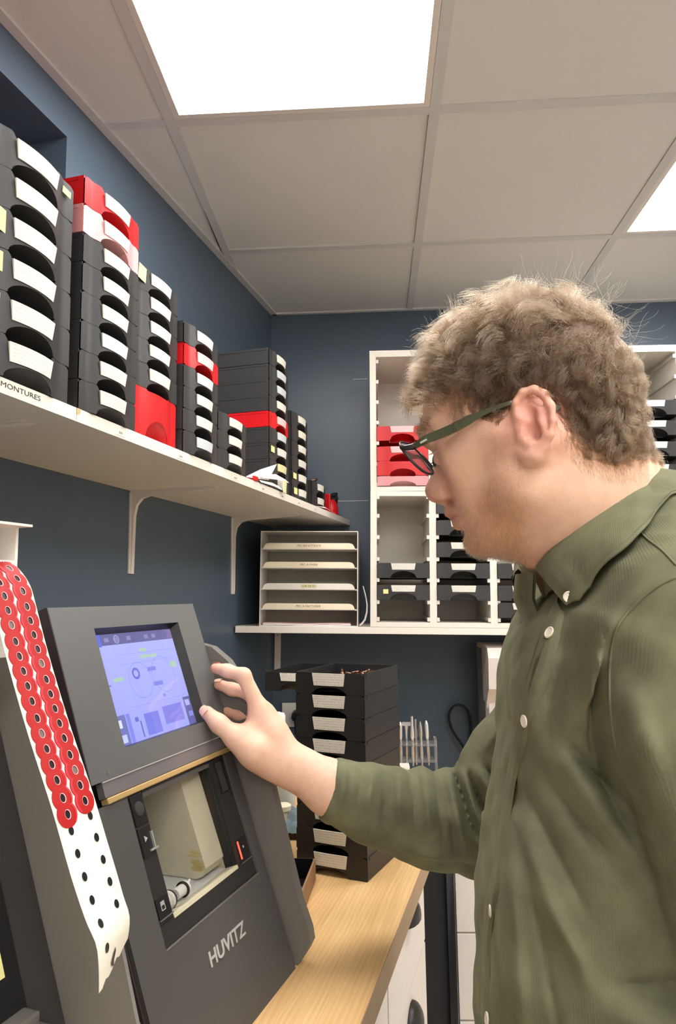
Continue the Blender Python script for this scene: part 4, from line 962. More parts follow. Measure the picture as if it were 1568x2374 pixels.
# tool rack
t = thing('tool_rack', 'clear acrylic rack holding screwdrivers behind the arm', 'rack', (.105, 1.850, WZ+.0005), rz=math.radians(-3))
m = MB(); m.box((-.050, -.022, .052), (.046, .022, .058)); m.build('holder_plate', M['acrylic'], t)
m = MB(); m.box((-.050, -.022, .092), (.046, .022, .097)); m.build('holder_plate', M['acrylic'], t)
for x in (-.054, .042): m = MB(); m.box((x-.002, -.026, 0), (x+.005, .026, .108), .002); m.build('rack_side', M['acrylic'], t)
for k, (x, y, h, ty) in enumerate(((-.044, 0, .150, 'spherical'), (-.030, .004, .150, 'wide'), (-.014, -.004, .164, 'flat'), (-.005, .006, .154, 'flat'), (.010, -.004, .150, 'pliers'), (.028, .002, .152, 'spherical'))):
    nm = {'spherical': 'round-capped screwdriver', 'wide': 'T-topped screwdriver', 'flat': 'slim screwdriver', 'pliers': 'pointed pliers-like tool'}[ty]
    place = ['leftmost', 'second from left', 'tallest, third from left', 'fourth from left', 'second from right', 'rightmost'][k]
    o = thing('screwdriver', 'steel %s, %s in the clear rack' % (nm, place), 'tool', (.105+x, 1.850+y, WZ), group='tools in the clear rack')
    o.rotation_euler = (random.Random(k).uniform(-.03, .03), random.Random(k+9).uniform(-.05, .05), 0)
    m = MB(); m.lathe([(.0020, .040), (.0028, .052), (.0046, .060), (.0046, .095), (.0036, .106)], 12); m.build('handle', M['steel'], o, auto=40)
    m = MB()
    if ty == 'spherical': m.lathe([(.0036, .106), (.0048, .112), (.0050, h-.012), (.0035, h-.004), (.001, h)], 12)
    elif ty == 'wide': m.lathe([(.0026, .106), (.0034, .128), (.0050, .134), (.0050, h-.012)], 12); m.box((-.011, -.003, h-.012), (.011, .003, h-.003))
    elif ty == 'flat': m.lathe([(.0034, .106), (.0050, .112), (.0046, .125), (.0032, h-.02), (.0032, h)], 10)
    else: m.lathe([(.0034, .106), (.0052, .118), (.0046, .135), (.0015, h)], 10)
    m.build('shaft', M['steel'] if k in (3, 4) else M['chrome'], o, auto=40)
o = MB(); o.box((-.012, -.02, 0), (.012, .02, .052), .001); x = o.build('small_box', M['ceramic']); x.location = (.067, 1.805, WZ+.0005); tag(x, 'small white box in front of the clear tool rack', 'box')
# black cable loop on the wall behind
t = thing('cable', 'black cable loop rising against the back wall near the white device', 'cable')
pts = [(.30, 2.40, .737), (.312, 2.50, .76), (.318, 2.50, .80), (.300, 2.50, .845), (.265, 2.505, .90), (.252, 2.51, .945), (.262, 2.51, .978), (.290, 2.51, .990), (.318, 2.51, .970), (.327, 2.51, .925), (.322, 2.505, .87), (.318, 2.50, .81), (.322, 2.48, .76), (.40, 2.42, .740)]
m = MB(); m.tube(spline(pts, 6), .0042, 10); m.build('cord', M['cable'], t, smooth=True)
t = thing('gap_shade_cord', 'black cord along the worktop end standing in for a shadow gap', 'cable'); m = MB(); m.tube(spline([(.12, 1.905, WZ+.004), (.16, 1.912, WZ+.004), (.20, 1.908, WZ+.0045), (.23, 1.95, .80), (.25, 2.05, .742)], 6), .0035, 8); m.build('cord', M['cable'], t, smooth=True)  # dark cord drawn in place of the shadow gap at the worktop's end
# pale device by the wall
t = thing('desk_device', 'pale grey desktop instrument with a dark window behind the man', 'device', (.349, 2.22, .7355))
prof = [(0, 0), (0, .44), (.010, .462), (.026, .472), (.20, .472), (.235, .45), (.24, 0)]
m = MB(); m.box((.004, .05, 0), (.30, .24, .30), .012); m.build('base_body', M['device'], t, auto=30)
m = MB(); q = [(.05, .30), (.022, .33), (.0, .345), (-.012, .44), (.004, .470), (.05, .474), (.22, .474), (.24, .45), (.24, .20), (.10, .20)]
m.prism(q, .0, .31, ax=0); m.build('head', M['device'], t, auto=25)
m = MB(); m.box((.045, -.020, .360), (.13, .02, .452), .002); m.build('display_window', M['device_win'], t)
m = MB(); m.box((-.004, .06, .02), (.004, .22, .30), .002); m.box((-.003, .10, .30), (.001, .22, .46), .001); m.build('side_strip', M['mach_cheek_light'], t)
# ------------------------------------------------------------------ person: smooth-blended surface grown from a jointed skeleton
class SDF:
    def __init__(s): s.p = []; s.extra = None
    def cone(s, a, b, ra, rb, k=.012, sub=False): s.p.append(('c', np.array(a, float), np.array(b, float), ra, rb, k, sub)); return s
    def chain(s, pts, rs, k=.012):
        for i in range(len(pts)-1): s.cone(pts[i], pts[i+1], rs[i], rs[i+1], k)
        return s
    def ell(s, c, ax, r, k=.012, sub=False): s.p.append(('e', np.array(c, float), np.array(ax, float), np.array(r, float), 0, k, sub)); return s
    def bound(s, q):
        if q[0] == 'c': return (q[1]+q[2])/2, np.linalg.norm(q[1]-q[2])/2+max(q[3], q[4])
        return q[1], q[3].max()
    @staticmethod
    def one(q, P):
        if q[0] == 'c':
            a, b, ra, rb = q[1], q[2], q[3], q[4]; ba = b-a; l2 = (ba*ba).sum() + 1e-12
            t = np.clip(((P-a)@ba)/l2, 0, 1); return np.linalg.norm(P-a-t[:, None]*ba, axis=1)-(ra+(rb-ra)*t)
        L_ = (P-q[1])@q[2].T; r = q[3]
        k0 = np.linalg.norm(L_/r, axis=1); k1 = np.linalg.norm(L_/(r*r), axis=1)
        return np.maximum(k0*(k0-1)/np.maximum(k1, 1e-9), np.linalg.norm(L_, axis=1)-r.max())
    def ev(s, P, prims=None):
        d = None
        for q in (s.p if prims is None else prims):
            e = s.one(q, P); k = q[5]
            if q[6]:
                if d is None: continue
                h = np.maximum(k-np.abs(d+e), 0)/k; d = np.maximum(d, -e)+h*h*k*.25
            elif d is None: d = e
            else: h = np.maximum(k-np.abs(d-e), 0)/k; d = np.minimum(d, e)-h*h*k*.25
        if d is None: d = np.full(len(P), 9.)
        if s.extra is not None: d = s.extra(P, d)
        return d
    def grad(s, P, e=.0008):
        g = np.stack([s.ev(P+np.eye(3)[i]*e)-s.ev(P-np.eye(3)[i]*e) for i in range(3)], 1)
        return g/np.maximum(np.linalg.norm(g, axis=1, keepdims=True), 1e-9)
    def snap(s, P, iso=0.0, it=5):
        P = np.atleast_2d(np.array(P, float)).copy()
        for _ in range(it): P -= s.grad(P)*(s.ev(P)-iso)[:, None]
        return P
    def surface(s, lo, hi, h, nb=12):
        lo = np.array(lo, float); nblk = np.ceil((np.array(hi)-lo)/(h*nb)).astype(int)
        gi = np.stack(np.meshgrid(*[np.arange(n) for n in nblk], indexing='ij'), -1).reshape(-1, 3)
        cen = lo+(gi+.5)*h*nb; rad = h*nb*.5*1.7321
        d = np.concatenate([s.ev(c_) for c_ in np.array_split(cen, max(1, len(cen)//40000))])
        gi = gi[np.abs(d) < rad*1.35+.03]
        bs = [s.bound(q) for q in s.p]; bc = np.array([b[0] for b in bs]); br = np.array([b[1] for b in bs]); kk = np.array([q[5] for q in s.p])
        off = np.stack(np.meshgrid(*[np.arange(nb+1)]*3, indexing='ij'), -1).reshape(-1, 3)
        NX = nblk*nb+2
        VK, VP, QU = [], [], []
        n1 = nb+1; key = lambda ijk: (ijk[..., 0]*NX[1]+ijk[..., 1])*NX[2]+ijk[..., 2]
        for g in gi:
            base = g*nb; P = lo+(base+off)*h; c = lo+(base+nb/2)*h
            use = [q for q, b_, r_, k_ in zip(s.p, bc, br, kk) if np.linalg.norm(b_-c)-r_ < rad+k_+.05]
            v = s.ev(P, use).reshape(n1, n1, n1)
            if v.min() > 0 or v.max() < 0: continue
            neg = v < 0
            cn = sum(neg[i:i+nb, j:j+nb, k:k+nb].astype(int) for i in (0, 1) for j in (0, 1) for k in (0, 1))
            act = np.argwhere((cn > 0) & (cn < 8))
            if len(act):
                acc = np.zeros((len(act), 3)); cnt = np.zeros(len(act))
                for ax in range(3):
                    o1, o2 = [a for a in range(3) if a != ax]
                    for s1 in (0, 1):
                        for s2 in (0, 1):
                            e0 = act.copy(); e0[:, o1] += s1; e0[:, o2] += s2; e1 = e0.copy(); e1[:, ax] += 1
                            v0 = v[tuple(e0.T)]; v1 = v[tuple(e1.T)]; mk = (v0 < 0) != (v1 < 0)
                            t = np.where(mk, v0/np.where(mk, v0-v1, 1), 0); p = e0.astype(float); p[:, ax] += t
                            acc[mk] += p[mk]; cnt[mk] += 1
                VK.append(key(base+act+1)); VP.append(lo+(base+acc/cnt[:, None])*h)
            for ax in range(3):
                sl0 = [slice(0, nb)]*3; sl1 = [slice(0, nb)]*3; sl1[ax] = slice(1, n1)
                a0, a1 = neg[tuple(sl0)], neg[tuple(sl1)]
                for flip, mk in ((False, a0 & ~a1), (True, ~a0 & a1)):
                    ed_ = np.argwhere(mk)
                    if not len(ed_): continue
                    ed_ = ed_+base+1; o1, o2 = (ax+1) % 3, (ax+2) % 3
                    q = []
                    for (x, y) in ((0, 0), (1, 0), (1, 1), (0, 1)):
                        e = ed_.copy(); e[:, o1] -= 1-x; e[:, o2] -= 1-y; q.append(key(e))
                    q = np.stack(q, 1); QU.append(q[:, ::-1] if flip else q)
        VK = np.concatenate(VK); VP = np.concatenate(VP); QU = np.concatenate(QU)
        od = np.argsort(VK); VK = VK[od]; VP = VP[od]
        ix = np.searchsorted(VK, QU); ix[ix >= len(VK)] = 0; ok = (VK[ix] == QU).all(1)
        return VP, ix[ok]
def laplace(V, F, it=1, lam=.5):
    e = np.concatenate([F[:, [0, 1]], F[:, [1, 2]], F[:, [2, 3]], F[:, [3, 0]]]); e = np.concatenate([e, e[:, ::-1]])
    for _ in range(it):
        s_ = np.zeros_like(V); np.add.at(s_, e[:, 0], V[e[:, 1]]); c_ = np.bincount(e[:, 0], minlength=len(V))[:, None]
        V = V + lam*(s_/np.maximum(c_, 1)-V)
    return V
def np_mesh(name, V, F, ma):
    me = bpy.data.meshes.new(name); me.vertices.add(len(V)); me.vertices.foreach_set('co', V.astype(np.float32).ravel())
    me.loops.add(F.size); me.loops.foreach_set('vertex_index', F.astype(np.int32).ravel())
    me.polygons.add(len(F)); me.polygons.foreach_set('loop_start', np.arange(0, F.size, F.shape[1], dtype=np.int32))
    me.polygons.foreach_set('use_smooth', np.ones(len(F), bool)); me.materials.append(ma); me.update(calc_edges=True); me.validate(); return me

FH = np.array([-.9563, .2924, 0]); LH = np.array([-.2924, -.9563, 0]); ZH = np.array([0, 0, 1.])
def LT(p, l): return tuple(np.array(p)+LH*l)
pit = math.radians(27); FP = FH*math.cos(pit)-ZH*math.sin(pit); UP = ZH*math.cos(pit)+FH*math.sin(pit)
HAX = np.stack([FP, LH, UP])
B = SDF()
# cranium, brow and face mass
B.ell((0.1594,0.6945,1.5777), HAX, (.0935, .0745, .0800), .02)
B.ell((0.1906,0.6850,1.5761), HAX, (.060, .0700, .068), .03)
B.ell((0.1116,0.7091,1.5665), HAX, (.0530, .0600, .0520), .03)
for sd in (-1, 1):
    B.cone(LT((0.0652,0.7233,1.5400), .008*sd), LT((0.0823,0.7181,1.5402), .046*sd), .0120, .0095, .016)
    B.cone(LT((0.0982,0.7132,1.5012), .040*sd), LT((0.1317,0.7030,1.5222), .0600*sd), .0175, .0140, .030)
    B.cone(LT((0.1115,0.7092,1.4724), .029*sd), LT((0.1402,0.7004,1.4815), .0480*sd), .0220, .0190, .022)
    B.cone(LT((0.1568,0.6953,1.5177), .0640*sd), LT((0.1586,0.6948,1.4693), .0540*sd), .0130, .0150, .03)
    B.cone(LT((0.1586,0.6948,1.4693), .0540*sd), LT((0.1232,0.7056,1.4347), .0200*sd), .0150, .0135, .022)
B.cone((0.1239,0.7054,1.5342), (0.1217,0.7061,1.4585), .0500, .0330, .022)
B.ell((0.1359,0.7017,1.4463), HAX, (.040, .040, .028), .02)
B.ell((0.1081,0.7102,1.4275), HAX, (.0150, .0190, .0150), .010)
B.ell((0.1074,0.7104,1.4540), HAX, (.0225, .0260, .0235), .010)
# nose
B.cone((0.0765,0.7199,1.5223), (0.0656,0.7232,1.4828), .0070, .0078, .010); B.cone((0.0651,0.7233,1.4810), (0.0659,0.7231,1.4782), .0086, .0088, .007)
for sd in (-1, 1):
    B.cone(LT((0.0693,0.7221,1.4757), .0065*sd), LT((0.0759,0.7201,1.4757), .0122*sd), .0062, .0062, .005)
    B.cone(LT((0.0804,0.7187,1.5086), .006*sd), LT((0.0768,0.7198,1.4793), .0105*sd), .0060, .0075, .012)
B.cone((0.0663,0.7230,1.4754), (0.0773,0.7196,1.4679), .0050, .0048, .005)
for sd in (-1, 1): B.ell(LT((0.0674,0.7227,1.4699), .0058*sd), HAX, (.0058, .0028, .0034), .0025, True)
for sd in (-1, 1): B.chain([LT((0.0809,0.7185,1.4844), .0205*sd), LT((0.0836,0.7177,1.4752), .0225*sd), LT((0.0900,0.7158,1.4613), .0285*sd)], [.001, .0012, .001], .006); B.p[-2] = B.p[-2][:6]+(True,); B.p[-1] = B.p[-1][:6]+(True,)
# lips
B.cone(LT((0.0826,0.7180,1.4568), -.007), LT((0.0826,0.7180,1.4568), .007), .0064, .0064, .005)
for sd in (-1, 1):
    B.cone(LT((0.0830,0.7179,1.4563), .006*sd), LT((0.0927,0.7149,1.4540), .0220*sd), .0060, .0030, .005)
    B.cone(LT((0.0894,0.7159,1.4452), .003*sd), LT((0.0946,0.7143,1.4485), .0205*sd), .0064, .0030, .005)
for sd in (-1, 1): B.cone(LT((0.0759,0.7201,1.4500), .0), LT((0.0926,0.7150,1.4513), .0245*sd), .0014, .0012, .0025, True)
B.cone(LT((0.0933,0.7147,1.4348), -.014), LT((0.0933,0.7147,1.4348), .014), .0030, .0030, .008, True)
# eye sockets, balls and lids
for sd in (-1, 1):
    B.ell(LT((0.0707,0.7217,1.5182), .0345*sd), HAX, (.0125, .0175, .0115), .010, True)
    B.ell(LT((0.0876,0.7165,1.5158), .0325*sd), HAX, (.0128, .0128, .0128), .004)
    B.ell(LT((0.0834,0.7178,1.5198), .0335*sd), HAX, (.0110, .0135, .0070), .004)
    B.cone(LT((0.0748,0.7204,1.5224), .021*sd), LT((0.0735,0.7208,1.5239), .034*sd), .0034, .0040, .006); B.cone(LT((0.0735,0.7208,1.5239), .034*sd), LT((0.0846,0.7174,1.5179), .0475*sd), .0040, .0030, .006)
    B.cone(LT((0.0769,0.7198,1.5080), .021*sd), LT((0.0764,0.7199,1.5071), .034*sd), .0030, .0032, .006); B.cone(LT((0.0764,0.7199,1.5071), .034*sd), LT((0.0857,0.7171,1.5123), .0470*sd), .0032, .0028, .006)
# ears
# near (left) ear, traced in its own plane
B.ell((0.1463,0.6159,1.5293), np.stack([FP, LH*.97+FH*-.22, UP]), (.0150, .0035, .0275), .006)
B.chain([(0.1394,0.6138,1.5223), (0.1328,0.6148,1.5306), (0.1311,0.6133,1.5421), (0.1362,0.6101,1.5509), (0.1452,0.6058,1.5525), (0.1528,0.6014,1.5463), (0.1571,0.5985,1.5345), (0.1577,0.5989,1.5218), (0.1554,0.6011,1.5098), (0.1506,0.6063,1.5003), (0.1450,0.6111,1.4937)], [.0028, .0034, .0038, .0036, .0036, .0038, .0040, .0040, .0038, .0038, .0048], .003)
B.chain([(0.1450,0.6111,1.4937), (0.1411,0.6159,1.4925), (0.1384,0.6199,1.4973)], [.0055, .0058, .0050], .007)
B.chain([(0.1433,0.6106,1.5398), (0.1494,0.6056,1.5316), (0.1503,0.6042,1.5195), (0.1471,0.6068,1.5098), (0.1410,0.6113,1.5032)], [.0026, .0038, .0042, .0038, .0040], .005)
B.cone((0.1367,0.6163,1.5178), (0.1353,0.6167,1.5116), .0052, .0046, .004)
B.ell((0.1414,0.6054,1.5150), np.stack([FP, LH, UP]), (.0072, .0110, .0105), .003, True)
B.ell((0.1377,0.6065,1.5341), np.stack([FP, LH, UP]), (.0070, .0070, .0100), .004, True)
B.cone((0.1534,0.5976,1.5312), (0.1527,0.5983,1.5142), .0012, .0012, .003, True)
B.cone((0.1391,0.6129,1.5122), (0.1433,0.6263,1.5152), .0036, .0020, .002, True)
B.cone((0.1396,0.6258,1.5293), (0.1400,0.6278,1.5037), .010, .009, .012)
# far ear mirrored
ne = len(B.p); mir = lambda p: np.array(p) - 2*((np.array(p)-np.array((0.1632,0.6934,1.5437)))@LH)*LH
for q in [x for x in B.p[-28:] if (x[1]-np.array((0.1632,0.6934,1.5437)))@LH > .066 and ((x[1]+ (x[2] if x[0] == 'c' else x[1]))/2 - np.array((0.1672,0.6922,1.5432)))@LH > .06]:
    if q[0] == 'c': B.p.append(('c', mir(q[1]), mir(q[2]), q[3], q[4], q[5], q[6]))
    else: B.p.append(('e', mir(q[1]), np.stack([r-2*(r@LH)*LH for r in q[2]]), q[3], 0, q[5], q[6]))
# neck
B.cone((0.1965,0.6832,1.5227), (0.2385,0.7356,1.4347), .0570, .0660, .03)
B.cone((0.1752,0.6897,1.4373), (0.2121,0.7299,1.3879), .0280, .0400, .04)
for sd in (-1, 1): B.cone(LT((0.1832,0.6872,1.5065), .050*sd), LT((0.2055,0.7290,1.3924), .030*sd), .0150, .0120, .03)
B.cone((0.1967,0.6831,1.4668), (0.2806,0.7475,1.4372), .060, .060, .04)
# torso, legs under the clothes
TX = .238
B.cone((.268, .585, 1.350), (.262, .875, 1.350), .050, .050, .05)
B.cone((.258, .665, 1.25), (.258, .795, 1.25), .095, .095, .05)
B.cone((.245, .675, 1.02), (.245, .785, 1.02), .105, .105, .06)
B.cone((.245, .68, .90), (.245, .79, .90), .110, .110, .06)
# left arm hanging
B.chain([(0.2523,0.5694,1.3391), (0.2357,0.5470,1.2675), (0.2655,0.5429,1.1394), (.270, .475, .86)], [.050, .046, .038, .029], .03)
B.chain([(.270, .475, .86), (.255, .480, .80), (.245, .485, .755)], [.026, .026, .018], .02)
for k_ in range(4): B.chain([(.268-.016*k_, .485, .765), (.262-.018*k_, .490, .72), (.248-.018*k_, .50, .685+.004*k_)], [.0095, .0085, .007], .006)
B.chain([(.25, .47, .81), (.225, .475, .765), (.215, .482, .735)], [.013, .011, .008], .01)
# right arm and hand at the machine
B.chain([(.262, .91, 1.345), (0.2303,0.9936,1.2170), (0.1418,1.0252,1.0455), (-0.0652,0.9729,1.1169), (-0.1080,0.9655,1.1440)], [.048, .034, .034, .0300, .0250], .03)
B.chain([(-0.1080,0.9655,1.1440), (-0.1279,0.9619,1.1567)], [.0250, .0238], .02)
MI, MM, MR_, ML_ = (-0.1581,0.9511,1.2253), (-0.1527,0.9685,1.2168), (-0.1499,0.9813,1.2042), (-0.1436,0.9956,1.1888)
B.cone((-0.1265,0.9518,1.1579), MI, .0180, .0118, .016); B.cone((-0.1270,0.9641,1.1562), MM, .0180, .0120, .018); B.cone((-0.1268,0.9764,1.1546), MR_, .0180, .0115, .018); B.cone((-0.1256,0.9853,1.1480), ML_, .0170, .0105, .018)
B.ell((-0.1490,0.9596,1.1842), np.eye(3), (.026, .026, .026), .02)
B.chain([MI, (-0.1778,0.9468,1.2691), (-0.2023,0.9570,1.2745), (-0.2204,0.9659,1.2772)], [.0118, .0094, .0082, .0072], .007)
B.chain([MM, (-0.1744,0.9703,1.2432), (-0.1995,0.9756,1.2473), (-0.2183,0.9790,1.2535)], [.0118, .0095, .0083, .0073], .006)
B.chain([MR_, (-0.1687,0.9859,1.2082), (-0.1910,0.9885,1.2108), (-0.2084,0.9901,1.2154)], [.0112, .0090, .0080, .0070], .006)
B.chain([ML_, (-0.1607,1.0033,1.1851), (-0.1780,1.0040,1.1886), (-0.1917,1.0049,1.1921)], [.0100, .0080, .0070, .0062], .006)
B.chain([(-0.1414,0.9469,1.1590), (-0.1635,0.9316,1.1756), (-0.1856,0.9285,1.1927), (-0.2070,0.9294,1.2091), (-0.2240,0.9330,1.2230)], [.0200, .0190, .0128, .0105, .0088], .010)
B.cone((-0.1787,0.9367,1.1856), (-0.1579,0.9498,1.2108), .0085, .0090, .02)
B.cone((-0.1581,0.9505,1.1638), (-0.1275,0.9589,1.1490), .0180, .0190, .02)
tB = SDF; 
V, F = B.surface((-.30, .42, .70), (.46, 1.13, 1.72), .0019)
V = laplace(V, F, 1, .4)

# skin colour kept per vertex: redder ears, nose, knuckles, browner beard area
def skin_mat():
    m = mat('skin', lin(226, 176, 150), .48, sss=.12, spec=.4); nt = m.node_tree; b = nt.nodes['Principled BSDF']
    at = nt.nodes.new('ShaderNodeAttribute'); at.attribute_name = 'tint'
    tc = nt.nodes.new('ShaderNodeTexCoord'); n = nt.nodes.new('ShaderNodeTexNoise'); n.inputs['Scale'].default_value = 90; n.inputs['Detail'].default_value = 5; nt.links.new(tc.outputs['Object'], n.inputs['Vector'])
    mx = nt.nodes.new('ShaderNodeMix'); mx.data_type = 'RGBA'; mx.blend_type = 'MULTIPLY'; mx.inputs[0].default_value = .35
    r = nt.nodes.new('ShaderNodeValToRGB'); r.color_ramp.elements[0].position = .3; r.color_ramp.elements[0].color = (.80, .66, .60, 1); r.color_ramp.elements[1].position = .7; r.color_ramp.elements[1].color = (1.0, 1.0, 1.0, 1)
    nt.links.new(n.outputs['Fac'], r.inputs[0]); nt.links.new(at.outputs['Color'], mx.inputs[6]); nt.links.new(r.outputs[0], mx.inputs[7]); nt.links.new(mx.outputs[2], b.inputs['Base Color'])
    n2 = nt.nodes.new('ShaderNodeTexNoise'); n2.inputs['Scale'].default_value = 700; n2.inputs['Detail'].default_value = 3; nt.links.new(tc.outputs['Object'], n2.inputs['Vector'])
    bp = nt.nodes.new('ShaderNodeBump'); bp.inputs['Strength'].default_value = .25; bp.inputs['Distance'].default_value = .001; nt.links.new(n2.outputs['Fac'], bp.inputs['Height']); nt.links.new(bp.outputs[0], b.inputs['Normal'])
    return m
M['skin'] = skin_mat()
def spots(V, items):
    base = np.tile(np.array(lin(240, 198, 172)[:3]), (len(V), 1))
    for p, r, col, w in items:
        d = np.linalg.norm(V-np.array(p), axis=1); a = (w*np.exp(-(d/r)**2))[:, None]; base = base*(1-a)+a*np.array(lin(*col)[:3])
    return base
SK = [((0.1455,0.6099,1.5250), .030, (226, 146, 134), .75), ((0.0642,0.7236,1.4779), .020, (206, 138, 122), .6), (LT((0.0883,0.7163,1.4875), .04), .024, (214, 148, 130), .45),
      (LT((0.1076,0.7104,1.4372), .03), .040, (196, 148, 118), .45), (LT((0.1372,0.7013,1.4576), .055), .034, (204, 156, 126), .4), (LT((0.0873,0.7166,1.4583), .012), .014, (184, 128, 108), .45), (LT((0.1472,0.6983,1.5008), .066), .024, (200, 146, 122), .35),
      (LT((0.0837,0.7177,1.4518), .010), .010, (190, 112, 104), .55), ((0.1231,0.7056,1.4103), .04, (212, 164, 134), .3), ((-0.2245,0.9655,1.2785), .012, (222, 140, 110), .6), ((-0.2183,0.9790,1.2535), .014, (214, 140, 116), .55), ((-0.2058,0.9893,1.2149), .018, (210, 138, 118), .5), ((-0.2246,0.9306,1.2256), .010, (224, 160, 148), .5), ((-0.1581,0.9510,1.2264), .014, (222, 160, 134), .35), ((-0.1652,0.9414,1.1946), .02, (230, 176, 150), .3),
      (LT((0.0829,0.7179,1.5198), .045), .012, (186, 130, 112), .4)]
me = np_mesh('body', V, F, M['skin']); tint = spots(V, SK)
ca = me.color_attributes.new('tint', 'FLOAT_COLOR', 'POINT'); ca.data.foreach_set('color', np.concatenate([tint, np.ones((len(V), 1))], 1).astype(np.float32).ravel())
per = thing('person', 'bespectacled man in an olive corduroy shirt reaching out to the machine screen', 'person', (.25, .73, 0))
def kid(name, me_, parent=None):
    o = bpy.data.objects.new(name, me_); COL.objects.link(o); o.parent = parent or per; o.matrix_parent_inverse = Matrix.Translation((-.25, -.73, 0)) if parent is None else Matrix.Identity(4); return o
kid('body', me)
# eyeballs
for sd in (1, -1):
    bm = bmesh.new(); bmesh.ops.create_uvsphere(bm, u_segments=24, v_segments=16, radius=.0131); m = MB(); c = Vector(LT((0.0867,0.7168,1.5149), .0325*sd)); m.bm(bm, Matrix.Translation(c)); e_ = kid('eyeball', m.mesh('eyeball', M['eye'], smooth=True))
    g = Vector(FP*.93 + np.array([0, 0, -.36])); g.normalize(); m = MB(); a = g.orthogonal().normalized(); b_ = g.cross(a)
    m.add([c+g*.01335]+[c+g*.0119+(a*math.cos(2*PI*k/20)+b_*math.sin(2*PI*k/20))*.0058 for k in range(20)], [(0, 1+k, 1+(k+1) % 20) for k in range(20)]); kid('iris', m.mesh('iris', M['iris'], smooth=True), e_)
# thumb nail and finger nails
def nail(p, n_, u_, w, l):
    n_ = Vector(n_).normalized(); u_ = Vector(u_); u_ = (u_-n_*u_.dot(n_)).normalized(); x_ = u_.cross(n_); m = MB(); rows = []
    for i in range(6):
        rr = []
        for k in range(7):
            a = (k/6-.5)*2; t_ = (i/5-.5)*2; ww = w*(1 if i < 4 else (.93 if i == 4 else .72)); q = Vector(p)+x_*a*ww*.5+u_*t_*l*.5-n_*(a*a*.0016+max(0, t_-.4)*.001); rr.append(q)
        rows.append(rr)
    m.grid(rows); kid('fingernail', m.mesh('fingernail', M['nail'], smooth=True))
def nail_on(p, toward, u_, w, l):
    q = B.snap(np.array(p)+np.array(toward)*.02, .0007)[0]; g = B.grad(q[None])[0]; nail(q, g, u_, w, l)
vdir = lambda a, b: (np.array(b)-np.array(a))/np.linalg.norm(np.array(b)-np.array(a))
th0, th1 = (-0.2070,0.9294,1.2091), (-0.2240,0.9330,1.2230); nail_on(np.array(th1)+vdir(th0, th1)*.002, (-.35, -.75, .45), vdir(th0, th1), .0125, .013)
for a, b_ in (((-0.2023,0.9570,1.2745), (-0.2204,0.9659,1.2772)), ((-0.1995,0.9756,1.2473), (-0.2183,0.9790,1.2535))):
    nail_on(np.array(b_), (-.1, .35, .93), vdir(a, b_), .0098, .0105)
# ------------------------------------------------------------------ shirt, trousers, shoes
CAMP = np.array([0, 0, 1.37293])
def cast(sd, target, iso=0.0, extra=.3):
    """first points of the surface met on the way from the room's viewpoint to the target points"""
    t = np.atleast_2d(np.array([tuple(q) for q in target] if hasattr(target[0], '__len__') else target, float)); L_ = np.linalg.norm(t-CAMP, axis=1); dr = (t-CAMP)/L_[:, None]; s_ = np.maximum(.2, L_-.14)
    for _ in range(45): s_ = np.minimum(s_+(sd.ev(CAMP+dr*s_[:, None])-iso)*.8, L_+extra)
    p = CAMP+dr*np.where(s_ > L_+extra-.001, L_, s_)[:, None]
    return p if hasattr(target[0], '__len__') else p[0]
H = SDF()
H.cone((.250, .668, 1.285), (.252, .800, 1.285), .117, .112, .06)
H.cone((.244, .674, 1.12), (.244, .786, 1.12), .126, .126, .10)
H.cone((.236, .682, .98), (.236, .778, .98), .134, .134, .10)
H.cone((.240, .682, .87), (.240, .778, .87), .134, .134, .08)
H.cone((.262, .575, 1.352), (.272, .700, 1.425), .066, .060, .05)
H.cone((.258, .885, 1.352), (.270, .760, 1.425), .066, .060, .05)
H.cone((.275, .690, 1.420), (.300, .73, 1.400), .060, .070, .05)
H.chain([(0.2523,0.5694,1.3391), (0.2357,0.5470,1.2675)], [.067, .061], .028)
H.chain([(0.2357,0.5470,1.2675), (0.2447,0.5395,1.2083), (0.2655,0.5429,1.1394)], [.061, .057, .055], .007)
H.chain([(0.2655,0.5429,1.1394), (.268,.475,.875)], [.055, .040], .012)
CUF = np.array((-0.0698,0.9727,1.1170)); ELB = np.array((0.1405,1.0265,1.0508)); FDIR = (CUF-ELB)/np.linalg.norm(CUF-ELB)
H.chain([(.262, .905, 1.350), (0.2320,0.9958,1.2167), (0.1798,1.0139,1.1294), (0.1405,1.0263,1.0526)], [.066, .053, .057, .065], .03)
H.chain([(0.1405,1.0263,1.0526), (0.0724,1.0113,1.0652), (0.0012,0.9929,1.0877), (-0.0767,0.9711,1.1191)], [.065, .0610, .0490, .0412], .02)
def pl(*pts): return np.array([(p[0], p[2]) for p in pts])
